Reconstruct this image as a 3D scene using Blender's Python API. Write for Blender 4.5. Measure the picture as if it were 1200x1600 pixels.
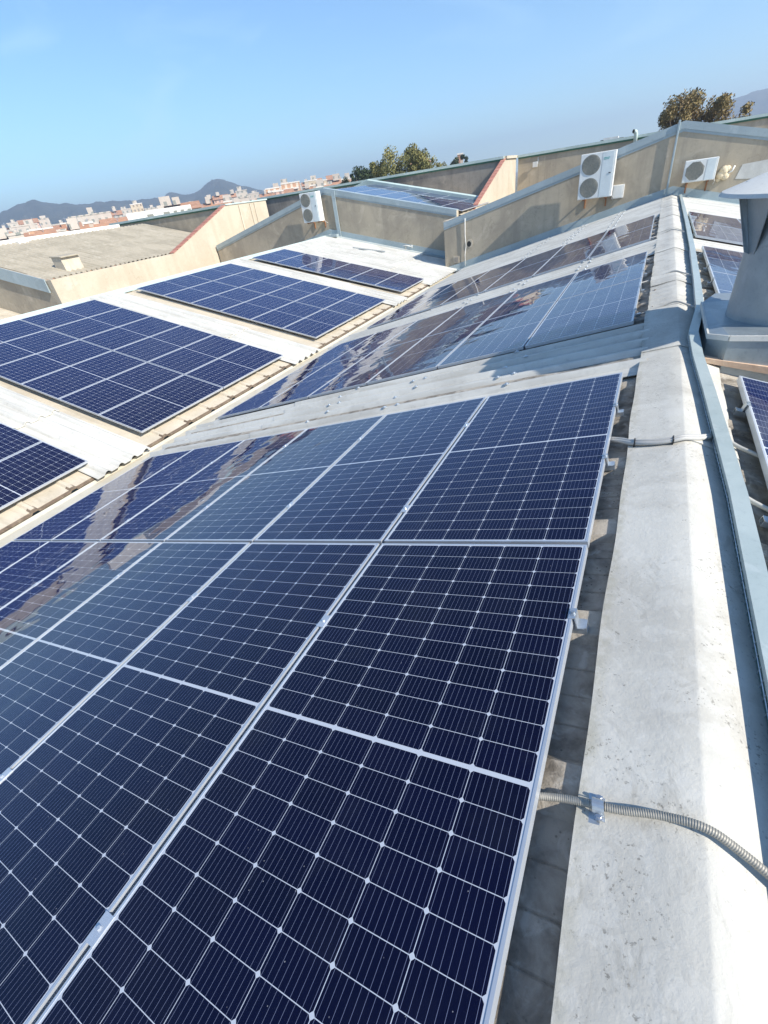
import bpy, math, random
from mathutils import Vector, Matrix
random.seed(7)
for o in list(bpy.data.objects): bpy.data.objects.remove(o)
scene = bpy.context.scene
COL = scene.collection
rad = math.radians

# ------------------------------------------------------------------ camera, sky, sun, exposure
AL, BE = 0.238404, 0.229174            # roof pitches: near bay, left bay
XB, ZB = -7.357, -1.5615               # low corner of the left bay's panel rows
XR = 0.345                             # ridge of the near bay
cam = bpy.data.cameras.new('camera'); cam_o = bpy.data.objects.new('camera', cam); COL.objects.link(cam_o)
Rw = Matrix(((0.889, 0.439, -0.126), (0.164, -0.563, -0.810), (-0.427, 0.700, -0.573)))
rx = Vector(Rw[0]).normalized(); rz = Vector(Rw[2]); rz = (rz - rz.dot(rx) * rx).normalized(); ry = rz.cross(rx)
M = Matrix((rx, -ry, -rz)).transposed().to_4x4(); M.translation = (0.022, -1.65, 1.314)
cam_o.matrix_world = M
cam.sensor_fit = 'VERTICAL'; cam.sensor_height = 24.0; cam.lens = 24 * 709.2 / 1600
cam.clip_start = 0.05; cam.clip_end = 20000
scene.camera = cam_o

SUN_EL, SUN_AZ = 36.7, 99.5            # azimuth clockwise from +y
sdir = Vector((math.sin(rad(SUN_AZ)) * math.cos(rad(SUN_EL)), math.cos(rad(SUN_AZ)) * math.cos(rad(SUN_EL)), math.sin(rad(SUN_EL))))
world = bpy.data.worlds.new('World'); scene.world = world; world.use_nodes = True
wn, wl = world.node_tree.nodes, world.node_tree.links
bg = wn['Background']; bg.inputs['Strength'].default_value = 0.112
sky = wn.new('ShaderNodeTexSky'); sky.sky_type = 'NISHITA'; sky.sun_disc = False
sky.sun_elevation = rad(SUN_EL); sky.sun_rotation = rad(SUN_AZ)
sky.altitude = 50; sky.air_density = 1.0; sky.dust_density = 0.15; sky.ozone_density = 2.2
# thin wisps of cirrus
tcw = wn.new('ShaderNodeTexCoord'); mpw = wn.new('ShaderNodeMapping'); mpw.inputs['Scale'].default_value = (2.2, 5.0, 9.0); mpw.inputs['Rotation'].default_value = (0, 0, 0.5)
nzw = wn.new('ShaderNodeTexNoise'); nzw.inputs['Scale'].default_value = 1.6; nzw.inputs['Detail'].default_value = 6; nzw.inputs['Distortion'].default_value = .6
rpw = wn.new('ShaderNodeMapRange'); rpw.inputs[1].default_value = .55; rpw.inputs[2].default_value = .85; rpw.inputs[3].default_value = 0; rpw.inputs[4].default_value = .3
mxw = wn.new('ShaderNodeMix'); mxw.data_type = 'RGBA'; mxw.inputs[7].default_value = (6.2, 6.6, 7.0, 1)
wl.new(tcw.outputs['Generated'], mpw.inputs[0]); wl.new(mpw.outputs[0], nzw.inputs[0]); wl.new(nzw.outputs[0], rpw.inputs[0])
wl.new(rpw.outputs[0], mxw.inputs[0]); wl.new(sky.outputs[0], mxw.inputs[6]); tnt = wn.new('ShaderNodeMix'); tnt.data_type = 'RGBA'; tnt.blend_type = 'MULTIPLY'; tnt.inputs[0].default_value = 1; tnt.inputs[7].default_value = (.73, .955, 1.10, 1); wl.new(mxw.outputs[2], tnt.inputs[6]); wl.new(tnt.outputs[2], bg.inputs[0])
sl = bpy.data.lights.new('sun', 'SUN'); sl.energy = 4.6; sl.angle = rad(0.5); sl.color = (1.0, 0.94, 0.84)
so = bpy.data.objects.new('sun', sl); COL.objects.link(so); so.rotation_euler = sdir.to_track_quat('Z', 'Y').to_euler()
scene.view_settings.view_transform = 'Standard'; scene.view_settings.look = 'None'
scene.view_settings.exposure = 0.76; scene.view_settings.gamma = 1; scene.view_settings.use_curve_mapping = False

# ------------------------------------------------------------------ helpers
class MB:
    def __init__(s): s.v = []; s.f = []; s.mi = []; s.uv = None
    def add(s, vs, fs, mi=0):
        b = len(s.v); s.v += [tuple(v) for v in vs]; s.f += [tuple(b + i for i in f) for f in fs]; s.mi += [mi] * len(fs)
    def box(s, c, d, M=None, mi=0):
        x, y, z = d[0] / 2, d[1] / 2, d[2] / 2
        vs = [Vector((sx * x, sy * y, sz * z)) + Vector(c) for sx in (-1, 1) for sy in (-1, 1) for sz in (-1, 1)]
        if M is not None: vs = [M @ v for v in vs]
        s.add(vs, [(0, 1, 3, 2), (4, 6, 7, 5), (0, 4, 5, 1), (2, 3, 7, 6), (0, 2, 6, 4), (1, 5, 7, 3)], mi)
    def bbox(s, a, b, M=None, mi=0):
        s.box([(p + q) / 2 for p, q in zip(a, b)], [abs(q - p) for p, q in zip(a, b)], M, mi)
    def hexa(s, p, mi=0):                 # 8 points: bottom loop 4, top loop 4
        s.add(p, [(3, 2, 1, 0), (4, 5, 6, 7), (0, 1, 5, 4), (1, 2, 6, 5), (2, 3, 7, 6), (3, 0, 4, 7)], mi)
    def prism(s, loop, d, mi=0):          # planar loop of Vectors, extruded by d
        n = len(loop); d = Vector(d); vs = [Vector(p) for p in loop] + [Vector(p) + d for p in loop]
        s.add(vs, [tuple(range(n))[::-1], tuple(range(n, 2 * n))] + [(i, (i + 1) % n, n + (i + 1) % n, n + i) for i in range(n)], mi)
    def tube(s, pts, r, seg=10, mi=0, caps=True):
        pts = [Vector(p) for p in pts]; n = len(pts); rs = r if isinstance(r, (list, tuple)) else [r] * n
        vs = []; prev = None
        for i, p in enumerate(pts):
            t = (pts[min(i + 1, n - 1)] - pts[max(i - 1, 0)]).normalized()
            a = prev if prev is not None else (Vector((0, 0, 1)) if abs(t.z) < .9 else Vector((1, 0, 0)))
            a = (a - a.dot(t) * t).normalized(); prev = a; b = t.cross(a)
            for k in range(seg):
                th = 2 * math.pi * k / seg; vs.append(p + rs[i] * (math.cos(th) * a + math.sin(th) * b))
        fs = [(i * seg + k, i * seg + (k + 1) % seg, (i + 1) * seg + (k + 1) % seg, (i + 1) * seg + k) for i in range(n - 1) for k in range(seg)]
        if caps: fs += [tuple(range(seg))[::-1], tuple((n - 1) * seg + k for k in range(seg))]
        s.add(vs, fs, mi)
    def lathe(s, prof, c, seg=48, mi=0):  # prof: (r, z) list about vertical axis through c
        vs = []; n = len(prof)
        for r, z in prof:
            for k in range(seg):
                th = 2 * math.pi * k / seg; vs.append((c[0] + r * math.cos(th), c[1] + r * math.sin(th), c[2] + z))
        fs = [(i * seg + k, i * seg + (k + 1) % seg, (i + 1) * seg + (k + 1) % seg, (i + 1) * seg + k) for i in range(n - 1) for k in range(seg)]
        s.add(vs, fs, mi)
    def mesh(s, name, mats, smooth=False):
        me = bpy.data.meshes.new(name); me.from_pydata(s.v, [], s.f)
        for m in (mats if isinstance(mats, (list, tuple)) else [mats]): me.materials.append(m)
        me.polygons.foreach_set('material_index', s.mi)
        if smooth: me.polygons.foreach_set('use_smooth', [True] * len(s.f))
        me.update(); return me
    def build(s, name, mats, parent=None, smooth=False, autosmooth=None):
        me = s.mesh(name, mats, smooth or autosmooth is not None)
        o = bpy.data.objects.new(name, me); COL.objects.link(o)
        if parent is not None: o.parent = parent
        if autosmooth is not None:
            try: me.set_sharp_from_angle(angle=rad(autosmooth))
            except Exception: pass
        return o

def tag(o, label=None, cat=None, group=None, kind=None):
    if label: o['label'] = label
    if cat: o['category'] = cat
    if group: o['group'] = group
    if kind: o['kind'] = kind
    return o
def thing(name, label, cat, loc=(0, 0, 0), group=None):
    o = bpy.data.objects.new(name, None); COL.objects.link(o); o.location = loc; o.empty_display_size = .2
    return tag(o, label, cat, group)
def bevel(o, w, seg=2):
    m = o.modifiers.new('bevel', 'BEVEL'); m.width = w; m.segments = seg; m.limit_method = 'ANGLE'; m.angle_limit = rad(40); return o
def ordn(i): return ['first', 'second', 'third', 'fourth', 'fifth', 'sixth', 'seventh', 'eighth', 'ninth', 'tenth', 'eleventh', 'twelfth', 'thirteenth', 'fourteenth', 'fifteenth', 'sixteenth', 'seventeenth', 'eighteenth', 'nineteenth', 'twentieth'][i]

# ------------------------------------------------------------------ materials
class NT:
    def __init__(s, name):
        s.m = bpy.data.materials.new(name); s.m.use_nodes = True; s.n = s.m.node_tree.nodes; s.l = s.m.node_tree.links
        s.b = s.n['Principled BSDF']; s.tc = None
    def val(s, x, sock):
        if isinstance(x, (int, float)): sock.default_value = x
        elif isinstance(x, (tuple, list)): sock.default_value = tuple(x) if len(x) == 4 or len(sock.default_value) == 3 else tuple(x) + (1,)
        else: s.l.new(x, sock)
    def math(s, op, a, b=0.0, c=None):
        n = s.n.new('ShaderNodeMath'); n.operation = op; s.val(a, n.inputs[0]); s.val(b, n.inputs[1])
        if c is not None: s.val(c, n.inputs[2])
        return n.outputs[0]
    def coord(s, kind='Object'):
        if s.tc is None: s.tc = s.n.new('ShaderNodeTexCoord')
        return s.tc.outputs[kind]
    def world(s):
        g = s.n.new('ShaderNodeNewGeometry'); return g.outputs['Position']
    def noise(s, vec, scale, detail=4, rough=.55, dist=0, sc=None):
        if sc:
            mp = s.n.new('ShaderNodeMapping'); mp.inputs['Scale'].default_value = sc; s.l.new(vec, mp.inputs[0]); vec = mp.outputs[0]
        n = s.n.new('ShaderNodeTexNoise'); s.l.new(vec, n.inputs['Vector']); n.inputs['Scale'].default_value = scale
        n.inputs['Detail'].default_value = detail; n.inputs['Roughness'].default_value = rough; n.inputs['Distortion'].default_value = dist
        return n.outputs[0]
    def ramp(s, x, a, b, lo=0., hi=1.):
        n = s.n.new('ShaderNodeMapRange'); n.interpolation_type = 'SMOOTHSTEP'; s.val(x, n.inputs[0]); n.inputs[1].default_value = a; n.inputs[2].default_value = b
        n.inputs[3].default_value = lo; n.inputs[4].default_value = hi; return n.outputs[0]
    def mix(s, f, a, b):
        n = s.n.new('ShaderNodeMix'); n.data_type = 'RGBA'; s.val(f, n.inputs[0]); s.val(a, n.inputs[6]); s.val(b, n.inputs[7]); return n.outputs[2]
    def bump(s, h, strength=.3, dist=.01):
        n = s.n.new('ShaderNodeBump'); n.inputs['Strength'].default_value = strength; n.inputs['Distance'].default_value = dist; s.l.new(h, n.inputs['Height'])
        s.l.new(n.outputs[0], s.b.inputs['Normal']); return n
    def set(s, color=None, rough=None, metal=None, spec=None, ior=None):
        if color is not None: s.val(color, s.b.inputs['Base Color'])
        if rough is not None: s.val(rough, s.b.inputs['Roughness'])
        if metal is not None: s.val(metal, s.b.inputs['Metallic'])
        if spec is not None: s.val(spec, s.b.inputs['Specular IOR Level'])
        if ior is not None: s.val(ior, s.b.inputs['IOR'])
        return s.m

def weathered(name, base, dark, light=None, scale=1.2, fine=14, rough=.85, streak=None, metal=0., bump=.25, amt=.8, spots=0.0, spec=.3, cracks=False):
    t = NT(name); p = t.world()
    a = t.ramp(t.noise(p, scale, 6, .6, .4), .38, .68)
    c = t.mix(t.math('MULTIPLY', a, amt), base, dark)
    if light is not None:
        b = t.ramp(t.noise(p, scale * 2.3, 5, .6, .8), .52, .72); c = t.mix(t.math('MULTIPLY', b, .7), c, light)
    if streak:
        sN = t.ramp(t.noise(p, 1.0, 6, .65, 0, sc=streak), .48, .68); c = t.mix(t.math('MULTIPLY', sN, .7), c, dark)
    f = t.noise(p, fine, 6, .7)
    c = t.mix(t.ramp(f, .5, .8, 0, .35), c, tuple(x * .55 for x in dark))
    if spots:
        v = t.n.new('ShaderNodeTexVoronoi'); v.inputs['Scale'].default_value = 48; t.l.new(p, v.inputs['Vector'])
        g = t.ramp(t.noise(p, 3.4, 4, .6, 1.0), .47, .60); sp = t.math('MULTIPLY', t.ramp(v.outputs['Distance'], .1, .2, 1, 0), g)
        c = t.mix(t.math('MULTIPLY', sp, spots), c, (.05, .045, .04))
    if cracks:
        vc = t.n.new('ShaderNodeTexVoronoi'); vc.feature = 'DISTANCE_TO_EDGE'; vc.inputs['Scale'].default_value = .45; wv_ = t.n.new('ShaderNodeVectorMath'); wv_.operation = 'ADD'; nz = t.n.new('ShaderNodeTexNoise'); nz.inputs['Scale'].default_value = 2.5; nz.inputs['Detail'].default_value = 6; t.l.new(p, nz.inputs['Vector']); t.l.new(p, wv_.inputs[0]); t.l.new(nz.outputs['Color'], wv_.inputs[1]); t.l.new(wv_.outputs[0], vc.inputs['Vector'])
        c = t.mix(t.math('MULTIPLY', t.ramp(vc.outputs['Distance'], .002, .008, 1, 0), t.ramp(t.noise(p, .6, 2), .5, .6, 0, .22)), c, tuple(x * .5 for x in dark))
    t.bump(f, bump, .006)
    return t.set(c, rough, metal, spec)

def plain(name, col, rough=.5, metal=0., spec=.4, var=.15, scale=5.0):
    t = NT(name); p = t.world(); a = t.noise(p, scale, 4)
    c = t.mix(t.ramp(a, .3, .75), tuple(x * (1 - var) for x in col), tuple(min(1, x * (1 + var * .6)) for x in col))
    return t.set(c, rough, metal, spec)

PW, PL = 1.038, 2.0713                 # panel outside size
def cell_material():
    t = NT('photovoltaic_glass')
    uv = t.n.new('ShaderNodeUVMap'); sx = t.n.new('ShaderNodeSeparateXYZ'); t.l.new(uv.outputs[0], sx.inputs[0])
    x, y = sx.outputs[0], sx.outputs[1]
    px, py = 0.1680, 0.0847; cw, ch = px / 2 - .0010, py / 2 - .0009
    xa = t.math('SUBTRACT', x, (PW - 6 * px) / 2); ya = t.math('SUBTRACT', t.math('ABSOLUTE', t.math('SUBTRACT', y, PL / 2)), .0060)
    def cdist(v, p): return t.math('MULTIPLY', t.math('ABSOLUTE', t.math('SUBTRACT', t.math('FRACT', t.math('DIVIDE', v, p)), .5)), p)
    dx, dy = cdist(xa, px), cdist(ya, py)
    def lt(a, b): return t.math('LESS_THAN', a, b)
    ins = lt(dx, cw)
    for q in (lt(dy, ch), lt(t.math('ADD', dx, dy), cw + ch - .0065), t.math('GREATER_THAN', xa, 0), lt(xa, 6 * px), t.math('GREATER_THAN', ya, 0), lt(ya, 12 * py)):
        ins = t.math('MULTIPLY', ins, q)
    bus = t.math('MULTIPLY', lt(cdist(xa, px / 9), .00042), ins)
    # each cell a shade of its own
    cid = t.n.new('ShaderNodeCombineXYZ'); t.l.new(t.math('FLOOR', t.math('DIVIDE', xa, px)), cid.inputs[0]); t.l.new(t.math('FLOOR', t.math('DIVIDE', t.math('SUBTRACT', y, PL / 2), py)), cid.inputs[1])
    oi = t.n.new('ShaderNodeObjectInfo'); t.l.new(t.math('MULTIPLY', oi.outputs['Random'], 50), cid.inputs[2])
    wnz = t.n.new('ShaderNodeTexWhiteNoise'); t.l.new(cid.outputs[0], wnz.inputs['Vector'])
    cell = t.mix(wnz.outputs['Value'], (.0012, .0011, .0115), (.0019, .0018, .0170))
    cell = t.mix(t.math('MULTIPLY', oi.outputs['Random'], .35), cell, (.0014, .0026, .030))
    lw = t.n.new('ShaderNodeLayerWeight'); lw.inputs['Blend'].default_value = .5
    cell = t.mix(t.ramp(lw.outputs['Facing'], .34, .88, 0, .6), cell, (.0060, .0150, .115))  # blue film reflection at grazing angles, put into the cell's base colour
    # faint rounding of the silver gridding: dusty film
    dust = t.ramp(t.noise(t.world(), 1.3, 6, .65, .5), .45, .8, 0, .009)
    c = t.mix(ins, (.50, .53, .58), cell)
    c = t.mix(bus, c, (.18, .20, .29))
    c = t.mix(dust, c, (.5, .48, .44))
    vo = t.n.new('ShaderNodeTexVoronoi'); vo.inputs['Scale'].default_value = 30; t.l.new(t.world(), vo.inputs['Vector'])
    sp = t.math('MULTIPLY', t.ramp(vo.outputs['Distance'], .03, .055, 1, 0), t.ramp(t.noise(t.world(), 2.2, 3), .48, .60, 0, .7)); c = t.mix(sp, c, (.42, .42, .42))
    # slow waves in the glass, different on each panel
    loc = t.coord('Object'); ad = t.n.new('ShaderNodeVectorMath'); ad.operation = 'ADD'; t.l.new(loc, ad.inputs[0]); cr = t.n.new('ShaderNodeCombineXYZ')
    for k in range(3): t.l.new(t.math('MULTIPLY', oi.outputs['Random'], 37 + 11 * k), cr.inputs[k])
    t.l.new(cr.outputs[0], ad.inputs[1])
    h = t.noise(ad.outputs[0], 2.1, 2, .45, .3, sc=(1, .8, 1))
    t.bump(h, 1.0, .0050)
    rough = t.ramp(t.noise(t.world(), 2.0, 5), .3, .8, .006, .025)
    return t.set(c, rough, 0., .5, 1.39)
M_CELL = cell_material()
M_FRAME = plain('anodised_aluminium', (.60, .63, .67), .38, .55, .5, .06, 8)
M_GALV = plain('galvanised_steel', (.56, .60, .63), .38, .75, .5, .2, 30)
M_BOLT = plain('bolt_steel', (.6, .62, .65), .3, .9, .5, .1, 40)
M_ROOF = weathered('fibre_cement_grey', (.45, .40, .33), (.17, .148, .12), (.58, .54, .47), 5.5, 34, .95, None, 0, .9, 1.0, .9)
M_CREAM = weathered('fibre_cement_cream', (.56, .495, .39), (.42, .365, .28), (.61, .555, .46), 1.1, 12, .85, (.8, 6, 1), 0, .2, .6)
M_SHEET = weathered('translucent_white_sheet', (.62, .605, .55), (.45, .43, .38), (.66, .645, .59), 1.1, 12, .5, (.5, 11, .5), 0, .1, .6, 0, .4)
M_DIRTSHEET = weathered('dirty_sheet_edge', (.46, .44, .39), (.22, .2, .17), (.6, .58, .53), 3.5, 20, .85, None, 0, .4, .9, .5)
def ridge_material():
    t = NT('ridge_fibre_cement'); p = t.world()
    c = t.mix(t.ramp(t.noise(p, 1.6, 6, .65, .6), .36, .66), (.575, .555, .495), (.455, .435, .385))
    c = t.mix(t.math('MULTIPLY', t.ramp(t.noise(p, 9.5, 8, .72, 1.1), .51, .57), .26), c, (.64, .625, .575))          # scuffed pale islands
    c = t.mix(t.math('MULTIPLY', t.ramp(t.noise(p, 8, 9, .78, .8, sc=(1.5, .8, 1)), .55, .66), .42), c, (.33, .31, .265))   # grey worn film
    grime = t.math('MULTIPLY', t.ramp(t.noise(p, 75, 5, .7), .58, .63), t.ramp(t.noise(p, 3.6, 5, .62, 1.2), .47, .58))
    c = t.mix(t.math('MULTIPLY', grime, .6), c, (.13, .12, .10))
    sx = t.n.new('ShaderNodeSeparateXYZ'); t.l.new(p, sx.inputs[0])
    edge = t.math('MULTIPLY', t.ramp(sx.outputs[0], .10, .135, 1, 0), t.ramp(t.noise(p, 14, 5, .7), .35, .65))
    c = t.mix(t.math('MULTIPLY', edge, .45), c, (.30, .28, .2))
    ad = t.math('ADD', t.noise(p, 38, 7, .7), t.math('MULTIPLY', t.noise(p, 6, 4, .6, 1.5), .6))
    t.bump(ad, .35, .007); return t.set(c, .85, 0, .25)
M_RIDGE = ridge_material()
M_GUTTER = weathered('cream_gutter', (.60, .56, .46), (.50, .44, .33), None, 2.2, 16, .7, None, 0, .15, .6)
M_RUST = weathered('dirty_brown_edge', (.20, .15, .11), (.10, .075, .055), (.34, .28, .2), 5, 24, .9)
M_WALL = weathered('grey_render', (.47, .405, .305), (.34, .295, .23), (.55, .48, .375), .7, 9, .95, (2.6, 2.6, .22), 0, .3, .9, 0, .3, True)
M_WALLD = weathered('dark_stained_render', (.34, .305, .26), (.15, .14, .13), (.42, .37, .3), .5, 8, .95, (1.9, 1.9, .12), 0, .3, .95, 0, .3, True)
M_CREAMWALL = weathered('cream_render', (.52, .455, .355), (.45, .385, .29), (.57, .51, .41), .6, 9, .95, (2.0, 2.0, .16), 0, .2, .8, 0, .3, True)
M_COPING = weathered('blue_grey_flashing', (.40, .47, .485), (.31, .37, .39), (.47, .53, .54), .8, 12, .45, None, .25, .08, .6)
M_GREENCOP = weathered('pale_green_coping', (.52, .62, .58), (.38, .47, .44), (.62, .70, .67), .8, 10, .5, None, .1, .1, .6)
M_GREENEDGE = plain('dark_green_metal', (.06, .16, .10), .5, .2)
M_REDTILE = weathered('red_clay_coping', (.44, .20, .15), (.32, .14, .11), (.54, .34, .28), 3, 20, .85)
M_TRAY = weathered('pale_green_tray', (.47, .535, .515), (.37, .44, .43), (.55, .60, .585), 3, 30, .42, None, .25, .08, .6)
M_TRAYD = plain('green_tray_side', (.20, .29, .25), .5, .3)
M_ACW = plain('white_enamel', (.74, .75, .72), .4, 0, .5, .05)
M_ACP = plain('pale_grey_enamel', (.66, .72, .72), .4, 0, .5, .05)
M_FAN = plain('fan_grille_grey', (.27, .27, .235), .55, .1, .4, .12, 20)
M_BLACK = plain('black_rubber', (.025, .025, .025), .6)
M_TEAL = plain('teal_print', (.10, .42, .36), .5)
M_BRKT = weathered('rusty_bracket', (.36, .17, .08), (.16, .08, .05), None, 9, 40, .8)
M_WHITEP = plain('white_plastic', (.78, .77, .72), .5)
M_FOAM = weathered('cream_foam', (.74, .64, .46), (.58, .48, .33), None, 12, 40, .95, None, 0, .8)
M_CHIM = weathered('galvanised_duct', (.38, .43, .45), (.25, .29, .315), (.48, .525, .54), 1.6, 40, .42, (1, 1, .3), .55, .12, .8)
M_CAPM = weathered('galvanised_cap', (.66, .65, .60), (.50, .49, .45), None, 2, 30, .7, None, 0, .1, .6)
M_BOARD = weathered('orange_sealant_board', (.62, .44, .31), (.46, .30, .2), (.72, .58, .44), 4, 25, .85)
M_FLEX = plain('flexible_steel_conduit', (.33, .31, .265), .55, .25, .5, .12, 60)
M_CABLE = plain('grey_cable_sheath', (.46, .45, .42), .6)
M_OLDROOF = weathered('aged_fibre_cement', (.43, .38, .295), (.31, .275, .21), (.50, .45, .36), .9, 7, .95, (.5, 5, .5), 0, .4, .75)

# ------------------------------------------------------------------ roof coordinate systems
sa, ca, ta = math.sin(AL), math.cos(AL), math.tan(AL); sb, cb, tb = math.sin(BE), math.cos(BE), math.tan(BE)
def PN(x, y, h): return Vector((x - h * sa, y, x * ta + h * ca))                     # near bay, slope down to the left
def PR(x, y, h): return Vector((x + h * sa, y, (2 * XR - x) * ta + h * ca))          # near bay, slope down to the right
def PB(x, y, h): return Vector((x + h * sb, y, ZB - (x - XB) * tb + h * cb))         # left bay, slope facing us
XRB = -13.95                                                                         # ridge of the left bay
def PBL(x, y, h): return Vector((x - h * sb, y, ZB - (2 * XRB - x - XB) * tb + h * cb))        # left bay, hidden slope

def sheet(mb, P, x0, x1, prof, th=.006, nx=1, mi=0, hx=None):
    """corrugated sheet: prof = [(y, h)], swept along the slope from x0 to x1, with real thickness"""
    n = len(prof); xs = [x0 + (x1 - x0) * i / nx for i in range(nx + 1)]; b = []
    for x in xs:
        for (y, h) in prof: b.append(P(x, y, h + (hx(x, y) if hx else 0)))
        for (y, h) in prof: b.append(P(x, y, h - th + (hx(x, y) if hx else 0)))
    fs = []; W = 2 * n; up = (x1 < x0)
    for i in range(nx):
        for j in range(n - 1):
            a = i * W + j; q = (a, a + 1, a + W + 1, a + W); fs.append(q if up else q[::-1])
            a += n; q = (a, a + W, a + W + 1, a + 1); fs.append(q if up else q[::-1])
        for j in (0, n - 1):
            a = i * W + j; fs.append((a, a + W, a + W + n, a + n))
    for i in (0, nx):
        for j in range(n - 1):
            a = i * W + j; fs.append((a, a + 1, a + n + 1, a + n))
    mb.add(b, fs, mi)
def crests(y0, y1, pitch, phase, wb, wt, h0, h1, groove=False):
    """trapezoid ribs"""
    pr = [(y0, h0)]; k = math.ceil((y0 + wb - phase) / pitch)
    while phase + k * pitch + wb < y1:
        c = phase + k * pitch
        if groove:
            a = pr[-1][0]; m = int((c - wb / 2 - a) / .098)
            for q in range(1, m): yy = a + q * (c - wb / 2 - a) / m; pr += [(yy - .006, h0), (yy, h0 - .005), (yy + .004, h0)]
        pr += [(c - wb / 2, h0), (c - wt / 2, h1), (c + wt / 2, h1), (c + wb / 2, h0)]; k += 1
    return pr + [(y1, h0)]
def waves(y0, y1, pitch, h0, amp, flat=.45, seg=5):
    pr = []; y = y0
    while y < y1 - 1e-4:
        w = min(pitch, y1 - y)
        pr.append((y, h0)); a = pitch * flat
        for i in range(seg + 1):
            yy = y + a + (pitch - a) * i / seg
            if yy < y1: pr.append((yy, h0 + amp * math.sin(math.pi * i / seg) ** .8))
        y += pitch
    pr.append((y1, h0)); out = [pr[0]]
    for p in pr[1:]:
        if p[0] > out[-1][0] + 1e-5: out.append(p)
    return out

# ------------------------------------------------------------------ near bay roof
YW = 18.7; YB = 20.3; Y0 = -4.0
near_roof = thing('workshop_roof', 'grey ribbed roof under the nearest panels, with pale worn ridge capping on top', 'roof')
main = crests(Y0, YW, .6, -.38, .17, .115, -.104, -.074, True)
mb = MB(); sheet(mb, PN, .17, -6.55, main, .007); mb.build('roof_slope', M_ROOF, near_roof)
mb = MB(); sheet(mb, PR, .52, 7.2, crests(Y0, YW, .6, -.38, .17, .115, -.104, -.074), .007); mb.build('roof_slope', M_ROOF, near_roof)
def strip(y0, y1, right=False, h=-.088):
    pr = waves(y0, y1, .262, h, .050, .66)
    if not right:
        mb = MB(); sheet(mb, PN, .13, -4.35, [(y, hh + .010) for y, hh in pr], .006); o1 = mb.build('skylight_sheet', M_SHEET, near_roof, autosmooth=35)
        mb = MB(); sheet(mb, PN, -4.2, -6.72, pr, .004); o2 = mb.build('skylight_sheet', M_SHEET, near_roof, autosmooth=35)
        # screws with washers on the crests
        k = 0
        for (y, hh) in pr:
            if hh > h + .046:
                mb = MB()
                for x in ((-.95, -2.1, -3.2)[k % 3], (-.95, -2.1, -3.2)[(k + 1) % 3] - .15):
                    c = PN(x, y, hh + .012); Mx = Matrix.Translation(c) @ Matrix.Rotation(-AL, 4, 'Y')
                    mb.lathe([(0, .012), (.012, .012), (.014, .004), (.026, .003), (.026, -.004), (0, -.004)], (0, 0, 0), 10)
                    nv = 60; base = len(mb.v) - nv
                    for i in range(base, len(mb.v)): mb.v[i] = tuple(Mx @ Vector(mb.v[i]))
                mb.build('roof_screw', M_GALV, near_roof); k += 1
    else:
        mb = MB(); sheet(mb, PR, .60, 7.2, pr, .006); mb.build('skylight_sheet', M_SHEET, near_roof, autosmooth=35)
strip(2.20, 3.46); strip(7.74, 9.02); strip(13.32, YW - .02)
strip(7.9, 9.02, True); strip(13.32, YW - .02, True)
# ridge capping: one long worn sheet in front, short rippled pieces behind
def cap_piece(y0, y1, lift, ripple, xl=.090, xr=.615):
    mb = MB(); n = max(2, int((y1 - y0) / .04)); rows = []
    cross = [(xl, -.034), (xl + .06, -.021), (.27, .009), (.350, .0275), (.360, .0275), (.42, .010), (.56, -.046), (xr, -.066)]
    for i in range(n + 1):
        y = y0 + (y1 - y0) * i / n; r = math.sin(2 * math.pi * (y - y0) / .21) if ripple else 0
        w = .004 * math.sin(y * 3.1) + .003 * math.sin(y * 7.7 + 1)
        rows.append([Vector((x + (w if j in (0, 7) else 0) - (ripple * .25 * r if j == 0 else 0), y, z + lift + ripple * r * (1.0, .8, .25, .05, .05, .25, .8, 1.0)[j])) for j, (x, z) in enumerate(cross)])
    m = len(cross); vs = [p for r in rows for p in r] + [p - Vector((0, 0, .007)) for r in rows for p in r]; off = (n + 1) * m; fs = []
    for i in range(n):
        for j in range(m - 1):
            a = i * m + j; fs += [(a, a + 1, a + m + 1, a + m), (off + a, off + a + m, off + a + m + 1, off + a + 1)]
        for j in (0, m - 1): a = i * m + j; fs.append((a, a + m, off + a + m, off + a))
    for i in (0, n):
        for j in range(m - 1): a = i * m + j; fs.append((a, a + 1, off + a + 1, off + a))
    mb.add(vs, fs); return mb.build('ridge_cap', M_RIDGE, near_roof, autosmooth=30)
cap_piece(-4.0, 1.0, 0, 0); cap_piece(.99, 2.62, .008, 0); cap_piece(2.6, 3.9, .018, 0.004)
y = 3.88; k = 0
while y < YW - .1:
    cap_piece(y, min(y + 1.24, YW - .01), .010 + .007 * (k % 2), .014, .10, .62); y += 1.22; k += 1
mb = MB()                                          # nail heads along the near side of the capping
for y in (-1.33, -.62, .02, .58, 1.25, 1.82, 2.3, 2.85, 3.3, 4.1, 4.9, 5.6, 6.3):
    x = .15 + .012 * math.sin(9 * y); z = -.05 + (.008 if y > 1 else 0) + (.016 if y > 2.6 else 0); mb.lathe([(0, .016), (.007, .014), (.009, .004), (.016, .002), (.016, -.01)], (x, y, z), 8)
mb.build('cap_nail', M_RUST, near_roof)
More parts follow.
